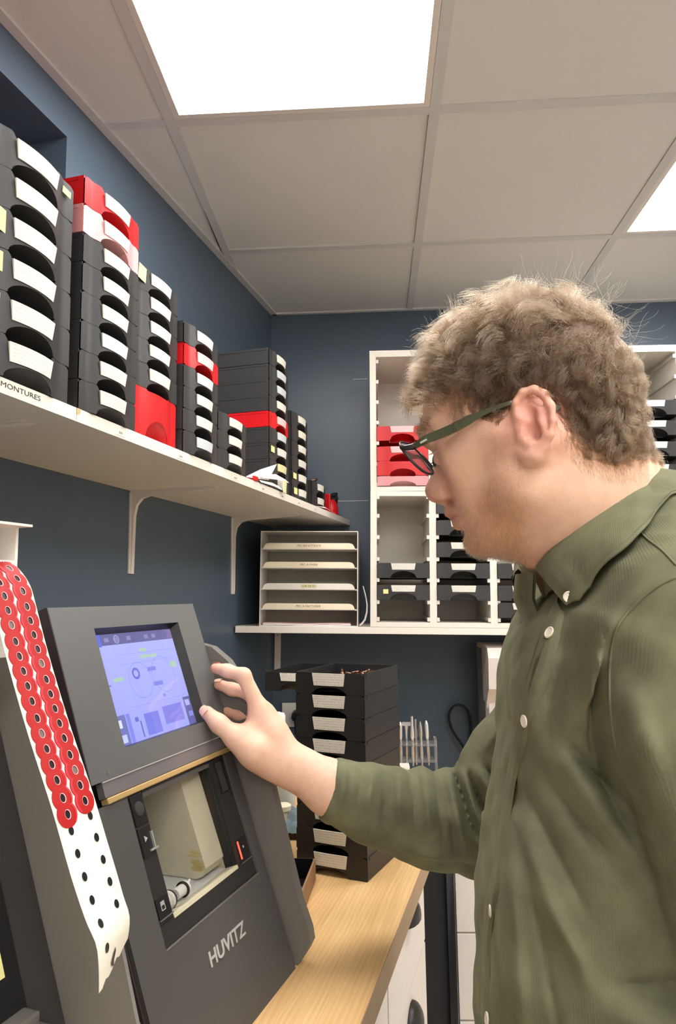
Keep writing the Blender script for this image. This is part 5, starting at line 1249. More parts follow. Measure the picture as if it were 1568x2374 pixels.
# (polyline in the x-z plane, height, width, side): + ridge, - valley; side T = near half of the trunk and arm, S = reaching sleeve
FOLDS = [
 (pl((0.1771,0.5663,1.3503), (0.1632,0.5709,1.3064), (0.1527,0.5757,1.2625)), .0050, .010, 'T'), (pl((0.1675,0.5658,1.3505), (0.1520,0.5716,1.2964), (0.1438,0.5753,1.2626)), -.0035, .010, 'T'),
 (pl((0.1749,0.5373,1.3386), (0.1715,0.5418,1.3002), (0.1731,0.5474,1.2552), (0.1850,0.5538,1.2070), (0.2012,0.5594,1.1682)), -.0060, .008, 'T'),
 (pl((0.1730,0.5353,1.3547), (0.1692,0.5402,1.3130), (0.1695,0.5456,1.2681)), .0045, .008, 'T'),
 (pl((0.1580,0.5878,1.2484), (0.1766,0.5913,1.2273), (0.1987,0.5952,1.2039)), -.0060, .008, 'T'), (pl((0.1508,0.5885,1.2398), (0.1675,0.5931,1.2085), (0.1912,0.5979,1.1788)), .0040, .010, 'T'),
 (pl((0.1450,0.5916,1.2123), (0.1635,0.5959,1.1844), (0.1891,0.5999,1.1615)), -.0055, .009, 'T'), (pl((0.1308,0.5925,1.1987), (0.1457,0.5979,1.1605), (0.1588,0.6028,1.1257)), -.0045, .009, 'T'),
 (pl((0.1216,0.5950,1.1747), (0.1313,0.6001,1.1365), (0.1410,0.6044,1.1053)), .0035, .010, 'T'),
 (pl((0.2376,0.6093,1.1038), (0.2032,0.6097,1.0871), (0.1718,0.6087,1.0824)), -.0060, .016, 'T'), (pl((0.2370,0.6125,1.0779), (0.2027,0.6124,1.0646), (0.1679,0.6108,1.0634)), .0040, .014, 'T'),
 (pl((0.1208,0.6361,1.1680), (0.1297,0.6455,1.0939), (0.1389,0.6570,1.0035)), -.0022, .0035, 'T'), (pl((0.1151,0.6344,1.1792), (0.1105,0.6432,1.1053), (0.1102,0.6555,1.0039)), .0030, .008, 'T'),
 (pl((0.1267,0.6260,1.2530), (0.1200,0.6324,1.1976), (0.1162,0.6367,1.1607)), -.0025, .006, 'T'), (pl((0.1716,0.5947,1.3636), (0.1510,0.5979,1.3282), (0.1377,0.6016,1.2926), (0.1297,0.6055,1.2569)), .0045, .009, 'T'),
 (pl((0.1641,0.5956,1.3530), (0.1453,0.5994,1.3139), (0.1348,0.6032,1.2783)), -.0030, .007, 'T'), (pl((0.1345,0.6015,1.1261), (0.1479,0.6051,1.1017), (0.1544,0.6080,1.0809)), .0028, .007, 'T'),
 (pl((0.2038,0.5531,1.3869), (0.1848,0.5549,1.3639), (0.1726,0.5571,1.3407)), .0038, .010, 'T'), (pl((0.1920,0.5525,1.3871), (0.1748,0.5544,1.3640), (0.1651,0.5559,1.3475)), -.0035, .008, 'T'),
 (pl((0.1774,0.4895,1.3184), (0.1824,0.4947,1.2778), (0.1902,0.5004,1.2342)), .0040, .012, 'T'), (pl((0.1714,0.4899,1.3127), (0.1733,0.4960,1.2634), (0.1840,0.5018,1.2198)), -.0030, .012, 'T'),
 (pl((0.1980,0.5061,1.1906), (0.1807,0.5038,1.2024)), -.0030, .010, 'T'),
 (pl((0.1243,0.9736,1.1309), (0.1351,0.9783,1.0963), (0.1561,0.9843,1.0558)), -.0085, .0070, 'S'), (pl((0.1068,0.9735,1.1242), (0.1175,0.9788,1.0851), (0.1338,0.9852,1.0389)), -.0075, .0065, 'S'),
 (pl((0.1162,0.9732,1.1310), (0.1269,0.9786,1.0907), (0.1444,0.9847,1.0474)), .0060, .0060, 'S'), (pl((0.0970,0.9730,1.1244), (0.1035,0.9788,1.0795), (0.1123,0.9852,1.0307)), .0045, .0070, 'S'),
 (pl((0.1348,0.9734,1.1364), (0.1571,0.9788,1.1017), (0.1739,0.9824,1.0785)), .0060, .0080, 'S'), (pl((0.1436,0.9729,1.1449), (0.1689,0.9780,1.1130)), -.0050, .0070, 'S'),
 (pl((0.0781,0.9714,1.1304), (0.0806,0.9769,1.0856), (0.0832,0.9819,1.0454)), -.0040, .0070, 'S'), (pl((0.0625,0.9706,1.1306), (0.0642,0.9775,1.0744)), .0040, .0080, 'S'),
 (pl((0.0434,0.9698,1.1292), (0.0461,0.9744,1.0919), (0.0477,0.9787,1.0575)), -.0035, .0070, 'S'), (pl((0.0279,0.9688,1.1306), (0.0270,0.9742,1.0864)), .0035, .0080, 'S'),
 (pl((0.0095,0.9677,1.1326), (0.0070,0.9717,1.0982), (0.0017,0.9753,1.0668)), -.0035, .0070, 'S'), (pl((-0.0083,0.9664,1.1357), (-0.0131,0.9700,1.1043)), .0042, .0065, 'S'), (pl((-0.0222,0.9657,1.1359), (-0.0286,0.9692,1.1045), (-0.0303,0.9719,1.0816)), -.0030, .0060, 'S'),
 (pl((-0.0439,0.9637,1.1437), (-0.0475,0.9675,1.1105)), .0025, .0070, 'S'), (pl((0.0805,0.9842,1.0254), (0.1207,0.9874,1.0162), (0.1496,0.9882,1.0215)), -.0035, .0080, 'S'), (pl((0.0462,0.9807,1.0403), (0.0922,0.9834,1.0367)), .0035, .0090, 'S'),
 (pl((0.0883,0.9728,1.1228), (0.0932,0.9783,1.0797), (0.0991,0.9842,1.0337)), -.0028, .0050, 'S'), (pl((0.0549,0.9709,1.1250), (0.0577,0.9747,1.0946), (0.0551,0.9798,1.0516)), -.0026, .0050, 'S'), (pl((0.0192,0.9686,1.1290), (0.0174,0.9723,1.0981)), -.0030, .0050, 'S'),
 (pl((0.1442,0.9795,1.0904), (0.1561,0.9847,1.0529), (0.1640,0.9889,1.0213)), -.0050, .0060, 'S'), (pl((0.1273,0.9828,1.0562), (0.1411,0.9867,1.0302)), .0035, .0060, 'S'), (pl((-0.0557,0.9643,1.1336), (-0.0586,0.9676,1.1049)), -.0022, .0050, 'S'),
 (pl((0.1591,0.9677,1.1934), (0.1411,0.9703,1.1650)), .0040, .0090, 'S'), (pl((0.1675,0.9489,1.2690), (0.1580,0.9539,1.2237)), -.0040, .0100, 'S'),
]
def segd(p, a, b):
    ba = b-a; t = np.clip(((p-a)@ba)/(ba@ba), 0, 1); return np.linalg.norm(p-a-t[:, None]*ba, axis=1)
def cloth(P, d):
    near = np.abs(d) < .03
    if not near.any(): return d
    Q = P[near]; p2 = Q[:, [0, 2]]; add = np.zeros(len(Q))
    mT = 1/(1+np.exp((Q[:, 1]-.70)/.012)); mS = 1/(1+np.exp(-(Q[:, 1]-.835)/.008))
    lo_, hi_ = p2.min(0), p2.max(0); ymin, ymax = Q[:, 1].min(), Q[:, 1].max()
    for poly, amp, w, side in FOLDS:
        if (side == 'T' and ymin > .76) or (side == 'S' and ymax < .80) or (poly.min(0) > hi_+3.2*w).any() or (poly.max(0) < lo_-3.2*w).any(): continue
        dd = np.min([segd(p2, poly[i], poly[i+1]) for i in range(len(poly)-1)], axis=0)
        n = len(poly)-1; u = (poly[-1]-poly[0]); tt = np.clip(((p2-poly[0])@u)/(u@u), 0, 1)
        add += (mT*1.75 if side == 'T' else mS*2.1)*amp*(np.exp(-(dd/(.82*w))**2) if amp > 0 else np.exp(-dd/(.62*w)))*(.35+.65*np.sin(np.pi*np.clip(tt*.9+.05, 0, 1)))
    x, y, z = Q.T
    add += .0015*np.sin(x*61+2*np.sin(z*23))*np.sin(z*47+y*31+1.7*np.sin(x*37)) + .0009*np.sin(x*140+y*90)*np.sin(z*120+1.1)
    e_ = (Q-CUF)@FDIR; add += np.where(np.linalg.norm(Q-CUF, axis=1) < .07, .0016*np.exp(-((e_+.010)/.005)**2)-.0012*np.exp(-((e_+.019)/.002)**2), 0)
    d = d.copy(); d[near] -= add
    cut = (P-CUF)@FDIR; reg = (np.linalg.norm(P-CUF, axis=1) < .09)
    k = .004; c2 = np.where(reg, cut, -9.); h = np.maximum(k-np.abs(d-c2), 0)/k
    return np.maximum(d, c2)+h*h*k*.25
H.extra = cloth
def shirt_mat():
    m = mat('olive_corduroy', lin(116, 117, 92), .92, sheen=.15); nt = m.node_tree; b = nt.nodes['Principled BSDF']
    b.inputs['Sheen Tint'].default_value = lin(190, 190, 150); b.inputs['Sheen Roughness'].default_value = .4; b.inputs['Specular IOR Level'].default_value = .2
    tc = nt.nodes.new('ShaderNodeTexCoord'); n = nt.nodes.new('ShaderNodeTexNoise'); n.inputs['Scale'].default_value = 30; n.inputs['Detail'].default_value = 5; nt.links.new(tc.outputs['Object'], n.inputs['Vector'])
    r = nt.nodes.new('ShaderNodeValToRGB'); r.color_ramp.elements[0].position = .3; r.color_ramp.elements[0].color = lin(104, 105, 82); r.color_ramp.elements[1].position = .72; r.color_ramp.elements[1].color = lin(126, 127, 100)
    nt.links.new(n.outputs['Fac'], r.inputs[0])
    at = nt.nodes.new('ShaderNodeAttribute'); at.attribute_name = 'wale'
    w = nt.nodes.new('ShaderNodeMath'); w.operation = 'SINE'; mu = nt.nodes.new('ShaderNodeMath'); mu.operation = 'MULTIPLY'; mu.inputs[1].default_value = 2*PI/.0016
    nt.links.new(at.outputs['Fac'], mu.inputs[0]); nt.links.new(mu.outputs[0], w.inputs[0])
    n2 = nt.nodes.new('ShaderNodeTexNoise'); n2.inputs['Scale'].default_value = 900; n2.inputs['Detail'].default_value = 2; nt.links.new(tc.outputs['Object'], n2.inputs['Vector'])
    ad = nt.nodes.new('ShaderNodeMath'); ad.operation = 'MULTIPLY_ADD'; ad.inputs[1].default_value = .35; nt.links.new(w.outputs[0], ad.inputs[0]); nt.links.new(n2.outputs['Fac'], ad.inputs[2])
    bp = nt.nodes.new('ShaderNodeBump'); bp.inputs['Strength'].default_value = .2; bp.inputs['Distance'].default_value = .0008; nt.links.new(ad.outputs[0], bp.inputs['Height']); nt.links.new(bp.outputs[0], b.inputs['Normal'])
    nt.links.new(r.outputs[0], b.inputs['Base Color']); return m
M['shirt'] = shirt_mat()
Vs, Fs = H.surface((-.14, .40, .80), (.46, 1.10, 1.52), .0030)
Vs = laplace(Vs, Fs, 1, .4)
def wale(V):
    """distance across the cord: round the trunk, round each sleeve"""
    tr_ = np.arctan2(V[:, 1]-.73, V[:, 0]-.25)*.13
    a = ELB; u = FDIR; r = V-a; ax = r@u; e1 = np.cross(u, [0, 0, 1.]); e1 /= np.linalg.norm(e1); e2 = np.cross(u, e1)
    sl = np.arctan2(r@e1, r@e2)*.05
    ml = (V[:, 1] > .86) & (V[:, 2] < 1.25)
    la = np.arctan2(V[:, 1]-.51, V[:, 0]-.285)*.06; mla = (V[:, 1] < .545)
    return np.where(ml, sl, np.where(mla, la, tr_))
mes = np_mesh('shirt', Vs, Fs, M['shirt'])
at = mes.attributes.new('wale', 'FLOAT', 'POINT'); at.data.foreach_set('value', wale(Vs).astype(np.float32))
sh = kid('shirt', mes); sh['label'] = 'olive green corduroy shirt with rolled sleeve'
sh['label'] = 'olive green corduroy shirt'
def shirt_piece(name, m, smooth=True, mt=None):
    me_ = m.mesh(name, mt or M['shirt'], smooth=smooth, auto=None if smooth else 40)
    n = len(me_.vertices); co = np.empty(n*3, np.float32); me_.vertices.foreach_get('co', co)
    a_ = me_.attributes.new('wale', 'FLOAT', 'POINT'); a_.data.foreach_set('value', wale(co.reshape(-1, 3)).astype(np.float32))
    return kid(name, me_, sh)
# placket
pc = [(0.1768,0.6760,1.3606), (0.1635,0.6682,1.3361), (0.1460,0.6514,1.3013), (0.1322,0.6508,1.2588), (0.1233,0.6611,1.2122), (0.1155,0.6773,1.1585), (0.1098,0.7044,1.0990), (0.1055,0.7178,1.0702), (0.1029,0.7349,1.0112), (0.1024,0.7526,0.9489)]
pcv = cast(H, spline(pc, 4))
cols = []
for k in range(9):
    o_ = (k/8-.5)*.034; cols.append(H.snap(pcv+np.array([o_*.45, o_, 0]), .0002 if k in (0, 8) else .0022, 4))
for _ in range(4): cols = [np.concatenate([c_[:1], (c_[:-2]+2*c_[1:-1]+c_[2:])/4, c_[-1:]]) for c_ in cols]
for k in range(1, 8): cols[k] = cols[k]+H.grad(cols[k], .006)*.0012
m = MB(); rows = [[c_[i] for c_ in cols] for i in range(len(pcv))]
m.grid(rows); shirt_piece('placket', m)
# collar
ct = [(0.1575,0.6824,1.3992), (0.1602,0.6614,1.4072), (0.1686,0.6485,1.4174), (0.1930,0.6427,1.4415), (0.2212,0.6456,1.4624), (0.2591,0.6674,1.4814), (0.2980,0.7064,1.4915)]
cbm = [(0.1659,0.6147,1.3627), (0.1698,0.6057,1.3719), (0.1741,0.5978,1.3805), (0.1874,0.5825,1.4040), (0.2041,0.5752,1.4205), (0.2262,0.5838,1.4341), (0.2738,0.6294,1.4515)]
mirr = lambda p: (p[0]+.004, 1.470-p[1], p[2])
top = [Vector(p) for p in ct]+[Vector((.348, .735, ct[-1][2]-.006))]+[Vector(mirr(p)) for p in ct[::-1]]
bot = [Vector(p) for p in cbm]+[Vector((.372, .735, cbm[-1][2]-.022))]+[Vector(mirr(p)) for p in cbm[::-1]]
ts, bs_ = spline(top, 5), spline(bot, 5)
cen = lambda t: Vector((t.x, t.y, t.z))
axis_c = Vector((.245, .735, 0))
rows = [[], [], [], [], [], [], [], [], [], []]
BSN = H.snap(np.array([tuple(q) for q in bs_]), .0045, 6)
for i, (a, b_) in enumerate(zip(ts, bs_)):
    ic = Vector((.262, .735, a.z)); inn = (Vector((a.x, a.y, 0))-Vector((ic.x, ic.y, 0))).normalized()
    bb = Vector(BSN[i]); bb = b_.lerp(bb, .85)
    outw = (Vector((b_.x, b_.y, 0))-Vector((ic.x, ic.y, 0))).normalized()
    d_ = bb-a
    w_ = .0016*math.sin(i*.55+.6)
    rows[0].append(a-inn*.009+Vector((0, 0, -.030)))
    rows[1].append(a-inn*.0060+Vector((0, 0, -.010)))
    rows[2].append(a-inn*.0030+Vector((0, 0, -.0015)))
    rows[3].append(a+Vector((0, 0, .0012)))
    rows[4].append(a+inn*.0035+d_*.06)
    rows[5].append(a+d_*.30+outw*(.0065+w_)); rows[6].append(a+d_*.62+outw*(.0060-w_)); rows[7].append(a+d_*.97+outw*.0030); rows[8].append(bb+outw*.0010); rows[9].append(a+d_*.95+outw*.0002)
m = MB(); m.grid([r[::-1] for r in rows])
m.grid([[r[0] for r in rows[3:9]], [r[0].lerp(rows[2][0], .12) for r in rows[3:9]]])
shirt_piece('collar', m)
# collar stitching line
m = MB(); m.tube([a.lerp(b_, .90)+Vector((-.0005, -.0022, .0005)) for a, b_ in zip(rows[4][:34], rows[8][:34])], .00045, 5); kid('stitching', m.mesh('stitching', M['shirt'], smooth=True), sh)
# neck band and inner front in the collar opening
m = MB(); rr1, rr2, rr3, rr4 = [], [], [], []
for k in range(13):
    t_ = k/12; a = ts[0].lerp(ts[-1], t_); f = Vector((-.003-.007*math.sin(PI*t_), 0, -.006)); rr1.append(a+f); rr2.append(a+f*1.2+Vector((-.002, 0, -.024))); rr3.append(a+f*.9+Vector((.003, -.004, -.048))); rr4.append(a+Vector((.018, -.010, -.092)))
rr4 = [Vector(p) for p in H.snap(np.array([tuple(p) for p in rr4]), -.003, 6)]; m.grid([rr1, rr2, rr3, rr4]); m.grid([[p+Vector((.003, 0, 0)) for p in r][::-1] for r in (rr1, rr2, rr3, rr4)]); shirt_piece('neck_band', m)
# seams: armhole and shoulder yoke
def seam(pts, r=.0011, name='seam'):
    q = cast(H, spline(pts, 6), .0004); m = MB(); m.tube(q, r, 6); shirt_piece(name, m)
seam([(0.2175,0.5139,1.3830), (0.2024,0.5140,1.3758), (0.1866,0.5148,1.3628), (0.1745,0.5161,1.3475), (0.1698,0.5179,1.3306), (0.1681,0.5204,1.3091), (0.1688,0.5235,1.2844), (0.1720,0.5266,1.2597)])
seam([(0.2121,0.5691,1.4247), (0.2167,0.5604,1.4148), (0.2243,0.5519,1.4049), (0.2307,0.5436,1.3927)], .0008)
# buttons
for k, (p, r) in enumerate((((0.1683,0.6140,1.3693), .0050), ((0.1610,0.6579,1.3366), .0055), ((0.1320,0.6457,1.2597), .0055), ((0.1047,0.7072,1.0739), .0055), ((0.1038,0.7520,0.9540), .0055))):
    q = cast(H, p, .0030 if k else .0085); g = H.grad(q[None], .004)[0]
    if k == 0: g = np.array([-.35, -.93, .05])
    z_ = Vector(g).normalized(); x_ = z_.orthogonal().normalized(); y_ = z_.cross(x_)
    m = MB(); m.lathe([(r*.9, 0), (r, .0006), (r, .0014), (r*.82, .0018), (r*.70, .0013), (0.0004, .0013)], 20)
    for a_, b_ in ((1, 1), (1, -1), (-1, 1), (-1, -1)): m.lathe([(.0005, .0013), (.0005, .00145)], 6, (a_*.0011, b_*.0011, 0))
    m.v = [tuple(Vector(q)+x_*v[0]+y_*v[1]+z_*v[2]) for v in m.v]; kid('button', m.mesh('button', M['button'], auto=35), sh)
# trousers and shoes (below the frame)
T_ = SDF(); T_.cone((.245, .682, .90), (.245, .778, .90), .118, .118, .05); T_.cone((.245, .685, .84), (.245, .775, .84), .118, .118, .05)
for y in (.655, .815): T_.chain([(.245, y, .84), (.262, y-.005, .50), (.288, y-.005, .12)], [.098, .072, .060], .03)
Vt, Ft = T_.surface((.05, .50, .02), (.42, .96, 1.06), .009); kid('trousers', np_mesh('trousers', laplace(Vt, Ft, 1), Ft, M['trousers']))
for y in (.65, .81):
    S_ = SDF(); S_.cone((.300, y, .060), (.150, y-.005, .045), .046, .040, .03); S_.cone((.285, y, .11), (.290, y, .06), .045, .045, .03); S_.extra = lambda P, d: np.maximum(d, .012-P[:, 2])
    v_, f_ = S_.surface((.06, y-.08, 0), (.38, y+.08, .19), .006); so = kid('shoe', np_mesh('shoe', v_, f_, M['shoe']))
    S2 = SDF(); S2.cone((.300, y, .012), (.148, y-.005, .012), .047, .042, .02); S2.extra = lambda P, d: np.maximum(d, np.abs(P[:, 2]-.0075)-.0070)
    v_, f_ = S2.surface((.06, y-.08, -.01), (.38, y+.08, .04), .004); kid('sole', np_mesh('sole', v_, f_, M['sole']), so)

# ------------------------------------------------------------------ hair, beard, brows
C0 = np.array((0.1632,0.6934,1.5437)); 
def fz(P): P = np.atleast_2d(P); return np.stack([(P-C0)@FH, P[:, 2]], 1)
def inside(poly, p):
    x, y = p[:, 0], p[:, 1]; r = np.zeros(len(p), bool); n = len(poly)
    for i in range(n):
        x0, y0 = poly[i]; x1, y1 = poly[(i+1) % n]
        c = ((y0 > y) != (y1 > y)) & (x < (x1-x0)*(y-y0)/((y1-y0) if y1 != y0 else 1e-12)+x0); r ^= c
    return r
def polyd(poly, p, closed=False):
    n = len(poly); return np.min([segd(p, poly[i], poly[(i+1) % n]) for i in range(n if closed else n-1)], axis=0)
HL = np.concatenate([fz(np.array(q)) for q in ((0.0472,0.7288,1.5820), (0.0626,0.7084,1.5816), (0.0742,0.6788,1.5755), (0.0851,0.6587,1.5636), (0.0929,0.6500,1.5494), (0.1015,0.6432,1.5348), (0.1158,0.6347,1.5281), (0.1264,0.6272,1.5328), (0.1330,0.6210,1.5503), (0.1484,0.6163,1.5544), (0.1635,0.6117,1.5427), (0.1698,0.6140,1.5214), (0.1801,0.6192,1.5047), (0.1929,0.6237,1.4915), (0.2205,0.6392,1.4859), (0.2541,0.6656,1.4941), (0.2831,0.6567,1.5020))])
top_ = np.concatenate([fz(np.array(q)) for q in ((0.3297,0.6425,1.7286), (0.0005,0.7431,1.8014))])
HP = np.concatenate([HL, top_])
tri = np.concatenate([F[:, [0, 1, 2]], F[:, [0, 2, 3]]]); zmin = V[:, 2][tri].min(1); tri = tri[zmin > 1.37]
lat_all = (V-C0)@LH
fn_ = np.cross(V[F[:, 2]]-V[F[:, 0]], V[F[:, 3]]-V[F[:, 1]]); VN = np.zeros_like(V)
for k in range(4): np.add.at(VN, F[:, k], fn_)
VN /= np.maximum(np.linalg.norm(VN, axis=1, keepdims=True), 1e-12)
def sample(mask_fn, n, seed):
    r = np.random.RandomState(seed); c = V[tri].mean(1); mk = mask_fn(c); ti = tri[mk]; t3 = V[ti]
    ar = np.linalg.norm(np.cross(t3[:, 1]-t3[:, 0], t3[:, 2]-t3[:, 0]), axis=1); p = ar/ar.sum()
    i = r.choice(len(t3), n, p=p); a, b_ = r.rand(n), r.rand(n); f = a+b_ > 1; a[f], b_[f] = 1-a[f], 1-b_[f]
    w = np.stack([1-a-b_, a, b_], 1)[:, :, None]; nn_ = (VN[ti[i]]*w).sum(1)
    return (t3[i]*w).sum(1), nn_/np.maximum(np.linalg.norm(nn_, axis=1, keepdims=True), 1e-9), r
EARC = [np.array((0.1455,0.6099,1.5250)), mir((0.1455,0.6099,1.5250))]
def notear(c): return np.minimum(np.linalg.norm(c-EARC[0], axis=1), np.linalg.norm(c-EARC[1], axis=1)) > .024
def scalp(c): return inside(HP, fz(c)) & (notear(c) | (np.abs((c-C0)@LH) < .0755))
def hair_mat(name, cols, rough=.35):
    m = bpy.data.materials.new(name); m.use_nodes = True; nt = m.node_tree; nt.nodes.remove(nt.nodes['Principled BSDF'])
    h = nt.nodes.new('ShaderNodeBsdfHairPrincipled'); h.parametrization = 'COLOR'; h.inputs['Roughness'].default_value = rough; h.inputs['Radial Roughness'].default_value = .5
    hi = nt.nodes.new('ShaderNodeHairInfo'); r = nt.nodes.new('ShaderNodeValToRGB'); r.color_ramp.elements[0].color = lin(*cols[0]); r.color_ramp.elements[1].color = lin(*cols[1])
    nt.links.new(hi.outputs['Random'], r.inputs[0]); nt.links.new(r.outputs[0], h.inputs['Color']); nt.links.new(h.outputs[0], nt.nodes['Material Output'].inputs[0]); return m
M['hair'] = hair_mat('brown_hair', ((50, 39, 30), (100, 78, 56)))
M['beard'] = hair_mat('ginger_stubble', ((122, 92, 70), (164, 126, 94)))
def strands(name, pts, rad, ma, parent=None):
    n, k = pts.shape[:2]; hc = bpy.data.hair_curves.new(name); hc.add_curves([k]*n)
    hc.attributes['position'].data.foreach_set('vector', pts.astype(np.float32).ravel()) if 'position' in hc.attributes else hc.position_data.foreach_set('vector', pts.astype(np.float32).ravel())
    ra = hc.attributes.get('radius') or hc.attributes.new('radius', 'FLOAT', 'POINT')
    ra.data.foreach_set('value', np.tile(rad, n).astype(np.float32)); hc.materials.append(ma); o = kid(name, hc); return o
nrm = lambda a: a/np.maximum(np.linalg.norm(a, axis=-1, keepdims=True), 1e-9)
# curly hair in locks
NS, KP = 46000, 14
P, N_, r = sample(scalp, NS, 3)
ph = fz(P); dl = polyd(HL, ph); f_, z_ = ph.T
seeds, sN, r2 = sample(scalp, 850, 11)
own = np.empty(NS, int)
for a in range(0, NS, 3000): own[a:a+3000] = ((P[a:a+3000, None]-seeds[None])**2).sum(2).argmin(1)
sd_r = r2.rand(len(seeds), 6)
fwd = FH; dn = np.array([0, 0, -1.])
topness = np.clip((z_-1.575)/.055, 0, 1); front = np.clip((f_-.035)/.05, 0, 1)
comb = nrm(fwd*(.55*topness+.75*front-.30*(1-topness))[:, None]+dn*(1.0-.95*topness)[:, None])
jit = (sd_r[own, :3]-.5)
dirv = nrm(N_*(.42+.22*topness)[:, None]+comb*.75+jit*.9*(.4+.6*topness)[:, None]+r.randn(NS, 3)*.10)
back = np.clip((-.045-f_)/.05, 0, 1)
length = np.clip(.0045+dl*.55, .004, (.021+.013*topness)*(1-.30*back))*(.75+.45*sd_r[own, 3])*r.uniform(.75, 1.1, NS)
length = np.where(front > .4, np.maximum(length, .026*r.uniform(.7, 1.1, NS)), length)
curl = np.clip(length/.030, 0, 1)**1.2*.0066*(.6+.8*sd_r[own, 4])
phase = sd_r[own, 5]*2*np.pi+r.randn(NS)*.16; turns = 1.1+.7*sd_r[own, 3]
e1 = nrm(np.cross(dirv, jit+np.array([.3, .1, .2]))); e2 = np.cross(dirv, e1)
t = np.linspace(0, 1, KP)
pts = np.empty((NS, KP, 3))
pull = seeds[own]-P
for k in range(KP):
    s_ = t[k]; an = phase+turns*2*np.pi*s_; amp = curl*s_**.6
    bend = (comb*.55+dn*.10)*(s_**2)[..., None] if hasattr(s_, 'shape') else (comb*.5)*s_**2
    pts[:, k] = P+length[:, None]*(dirv*s_+bend*.5)+e1*(amp*np.cos(an))[:, None]+e2*(amp*np.sin(an))[:, None]-e1*(0*amp)[:, None]+pull*((.55+.27*topness[:, None])*s_**.8)
o = strands('hair', pts, .000115*(1-.62*t**2)+.00001, M['hair']); o['label'] = 'short curly light brown hair'; o['kind'] = 'stuff'
# flyaway hairs
P, N_, r = sample(lambda c: scalp(c) & (c[:, 2] > 1.60), 260, 21); d0 = nrm(N_+r.randn(260, 3)*.45); L_ = r.uniform(.03, .05, 260); e1 = nrm(np.cross(d0, r.randn(260, 3)))
pts = np.stack([P+d0*(L_*s_)[:, None]+e1*(L_*.22*np.sin(s_*4+1))[:, None] for s_ in t], 1); o = strands('flyaway_hair', pts, .00006*(1-.6*t)+.00001, M['hair']); o['kind'] = 'stuff'
# stubble
BP = np.concatenate([fz(np.array(q)) for q in ((0.1060,0.6439,1.5432), (0.1328,0.6274,1.5440), (0.1384,0.6319,1.5167), (0.1422,0.6350,1.4850), (0.1450,0.6383,1.4456), (0.1495,0.6505,1.4187), (0.1446,0.6781,1.4001), (0.0980,0.7133,1.4024), (0.0819,0.7182,1.4251), (0.0816,0.7183,1.4403), (0.0877,0.7039,1.4388), (0.0909,0.6925,1.4462), (0.0867,0.6979,1.4539), (0.0700,0.7219,1.4562), (0.0712,0.7215,1.4651), (0.0831,0.6948,1.4614), (0.0987,0.6713,1.4630), (0.1050,0.6589,1.4819), (0.1088,0.6493,1.5132))])
def beard(c): return inside(BP, fz(c)) & notear(c)
P, N_, r = sample(beard, 24000, 5); de = polyd(BP, fz(P), True); low = np.clip((1.545-P[:, 2])/.09, .12, 1); keep = r.rand(len(P)) < np.clip(de/.016, .05, 1)*low; P, N_ = P[keep], N_[keep]; n = len(P)
d0 = nrm(N_*.45+dn*.85-fwd*.25+r.randn(n, 3)*.30); L_ = r.uniform(.0020, .0050, n)*(.5+.6*low[keep]); tb = np.linspace(0, 1, 4)
pts = np.stack([P-N_*.0003+d0*(L_*s_)[:, None]+dn*(L_*.25*s_*s_)[:, None] for s_ in tb], 1); o = strands('beard_stubble', pts, .00009*(1-.5*tb), M['beard']); o['kind'] = 'stuff'; o['label'] = 'short gingery stubble'
# short nape fade
NP = np.concatenate([fz(np.array(q)) for q in ((0.1661,0.6172,1.5223), (0.1810,0.6189,1.5085), (0.1948,0.6231,1.4953), (0.2243,0.6433,1.4926), (0.2616,0.6633,1.4997), (0.2601,0.6637,1.4749), (0.2280,0.6527,1.4698), (0.1910,0.6326,1.4794), (0.1719,0.6217,1.5015))])
P, N_, r = sample(lambda c: inside(NP, fz(c)), 3500, 9); keep = r.rand(len(P)) < np.clip(1-polyd(HL, fz(P))/.03, .05, 1); P, N_ = P[keep], N_[keep]; n = len(P)
d0 = nrm(N_*.3+dn+r.randn(n, 3)*.2); L_ = r.uniform(.003, .006, n); pts = np.stack([P+d0*(L_*s_)[:, None] for s_ in tb], 1); o = strands('nape_fuzz', pts, .00006*(1-.5*tb), M['hair']); o['kind'] = 'stuff'
# eyebrows and lashes
br, bd = [], []; r = np.random.RandomState(4)
for sd in (1, -1):
    for i in range(230):
        u_ = r.rand(); p = np.array(LT((0.0576,0.7256,1.5398), .014*sd))*(1-u_)+np.array(LT((0.0780,0.7194,1.5420), .050*sd))*u_; p = p+ZH*r.uniform(-.003, .003); br.append(p); bd.append(nrm(LH*sd*.8+ZH*.25+FH*.6+r.randn(3)*.2)*r.uniform(.006, .010))
br, bd = B.snap(np.array(br), .0002), np.array(bd); pts = np.stack([br+bd*s_ for s_ in tb], 1); o = strands('eyebrow', pts, .00009*(1-.5*tb), M['hair']); o['kind'] = 'stuff'
ls, ld = [], []
for sd in (1, -1):
    for i in range(60):
        u_ = i/59; p = np.array(LT((0.0738,0.7207,1.5197), .022*sd))*(1-u_)+np.array(LT((0.0833,0.7178,1.5162), .0455*sd))*u_+FP*.004*math.sin(PI*u_); ls.append(p); ld.append(nrm(FP*1.0+LH*sd*(.7*u_-.2)-ZH*.25)*.0085)
ls, ld = B.snap(np.array(ls), .0002), np.array(ld); pts = np.stack([ls+ld*s_+ZH*.0025*s_*s_ for s_ in tb], 1); o = strands('eyelash', pts, .00008*(1-.6*tb), M['beard']); o['kind'] = 'stuff'
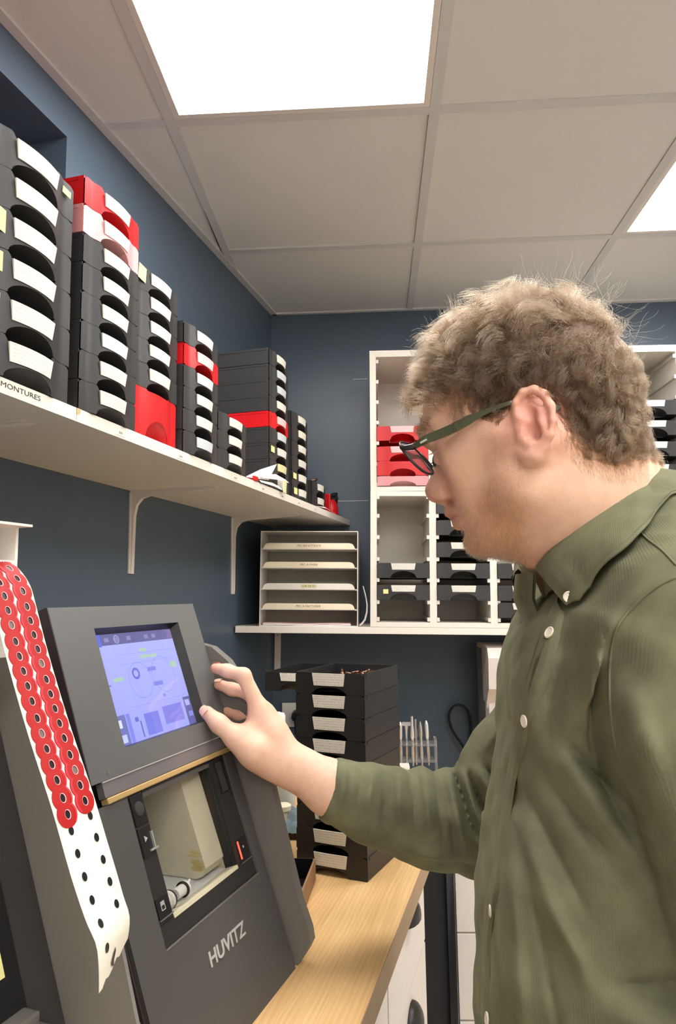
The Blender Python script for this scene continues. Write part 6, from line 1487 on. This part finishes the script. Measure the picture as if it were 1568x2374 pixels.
# darker scalp below the hair, faint shadowless pigment of the shaved beard
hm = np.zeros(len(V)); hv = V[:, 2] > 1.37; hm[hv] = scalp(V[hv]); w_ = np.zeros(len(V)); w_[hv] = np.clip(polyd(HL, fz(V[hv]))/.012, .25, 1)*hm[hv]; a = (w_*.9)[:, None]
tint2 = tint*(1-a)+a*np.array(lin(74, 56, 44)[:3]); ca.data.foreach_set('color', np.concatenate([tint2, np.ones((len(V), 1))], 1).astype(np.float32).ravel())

# ------------------------------------------------------------------ spectacles
sp = thing('spectacles', 'olive and dark metal spectacles worn by the man', 'glasses', tuple(np.array((0.0565,0.7260,1.5176))))
SPO = Vector(sp.location)
def sk(name, m, ma, parent=None, **kw):
    m.v = [tuple(Vector(v)-SPO) for v in m.v]; return m.build(name, ma, parent or sp, **kw)
ptl = math.radians(37); LU = ZH*math.cos(ptl)+FH*math.sin(ptl); LF = FH*math.cos(ptl)-ZH*math.sin(ptl)
for sd in (1, -1):
    wrap = math.radians(-9)*sd; lx = nrm(LH*math.cos(wrap)-LF*math.sin(wrap)*1.0); cN = np.cross(lx, LU)
    c = np.array((0.0559,0.7262,1.5102))+LH*.0345*sd
    ring = []
    for k in range(40):
        a = 2*PI*k/40; ca_, sa_ = math.cos(a), math.sin(a); sx = abs(ca_)**.82*(1 if ca_ >= 0 else -1)*.0245; sy = abs(sa_)**.82*(1 if sa_ >= 0 else -1)*.0215; ring.append(c+lx*sx+LU*sy)
    m = MB(); m.tube(ring, .00135, 8, closed=True); sk('rim', m, M['rim'], smooth=True)
    m = MB(); rows = []
    inner = [c+(np.array(q)-c)*.985 for q in ring]
    fr = [q+LF*.0006 for q in inner]; bk = [q-LF*.0006 for q in inner]
    m.add([c+LF*.0016]+fr, [(0, 1+k, 1+(k+1) % 40) for k in range(40)]); m.add([c+LF*.0004]+bk, [(0, 1+(k+1) % 40, 1+k) for k in range(40)]); m.add(fr+bk, [(k, 40+k, 40+(k+1) % 40, (k+1) % 40) for k in range(40)])
    sk('lens', m, M['lens'], smooth=True)
    # end piece and temple
    hz = np.array((0.0406,0.6681,1.5166)) if sd > 0 else np.array(mir((0.0406,0.6681,1.5166)))
    far = (lambda p: p) if sd > 0 else (lambda p: mir(p))
    m = MB(); q0 = np.array(c+lx*.0225*sd+LU*.0125); m.tube([q0, (q0+hz)/2+LF*.001, hz, hz-FP*.006], [.0022, .0030, .0034, .0026], 8); sk('end_piece', m, M['rim'], smooth=True)
    path = [far(np.array(p)) for p in ((0.0426,0.6654,1.5160), (0.0516,0.6564,1.5205), (0.0731,0.6435,1.5261), (0.0892,0.6355,1.5328), (0.0990,0.6309,1.5366), (0.1147,0.6251,1.5415), (0.1296,0.6205,1.5450), (0.1464,0.6180,1.5458), (0.1597,0.6150,1.5421), (0.1682,0.6139,1.5353))]
    hts = [.0022, .0040, .0045, .0044, .0030, .0021, .0018, .0019, .0026, .0028]
    pp = spline(path, 4); hh = [float(np.interp(i/4, range(len(hts)), hts)) for i in range(len(pp))]
    m = MB(); R0, R1, R2, R3 = [], [], [], []
    for i, p in enumerate(pp):
        tg = (pp[min(i+1, len(pp)-1)]-pp[max(i-1, 0)]).normalized(); side = Vector(LH*sd); up = tg.cross(side).normalized(); up = up if up.z > 0 else -up
        th = .0013; R0.append(p+up*hh[i]+side*th*.7); R1.append(p-up*hh[i]+side*th); R2.append(p-up*hh[i]-side*th); R3.append(p+up*hh[i]-side*th)
    m.grid([R0, R1, R2, R3, R0] if sd > 0 else [R0, R3, R2, R1, R0]); m.add([r_[0] for r_ in (R0, R1, R2, R3)]+[r_[-1] for r_ in (R0, R1, R2, R3)], [(0, 1, 2, 3), (7, 6, 5, 4)])
    tm = sk('temple', m, M['temple'], auto=40)
    m = MB(); m.tube([far(np.array((0.0474,0.6556,1.5175))), far(np.array((0.0534,0.6532,1.5202)))], .0011, 8); sk('hinge_inlay', m, M['silver'], tm)
    # nose pads
    m = MB(); a_ = np.array((0.0683,0.7224,1.5110))+LH*.0085*sd; bm = bmesh.new(); bmesh.ops.create_uvsphere(bm, u_segments=12, v_segments=8, radius=1); m.bm(bm, Matrix.Translation(a_) @ Matrix.Diagonal((.0025, .0025, .0065, 1)))
    m.tube([a_, a_+LF*.006+LH*.001*sd, c-lx*.020*sd+LU*.003], .0006, 6); sk('nose_pad', m, M['rim'], smooth=True)
m = MB(); c1 = np.array((0.0559,0.7262,1.5102))
m.tube([c1+LH*.0115+LU*.008, c1+LH*.006+LU*.0115+LF*.001, c1-LH*.006+LU*.0115+LF*.001, c1-LH*.0115+LU*.008], .0014, 8); sk('bridge', m, M['rim'], smooth=True)
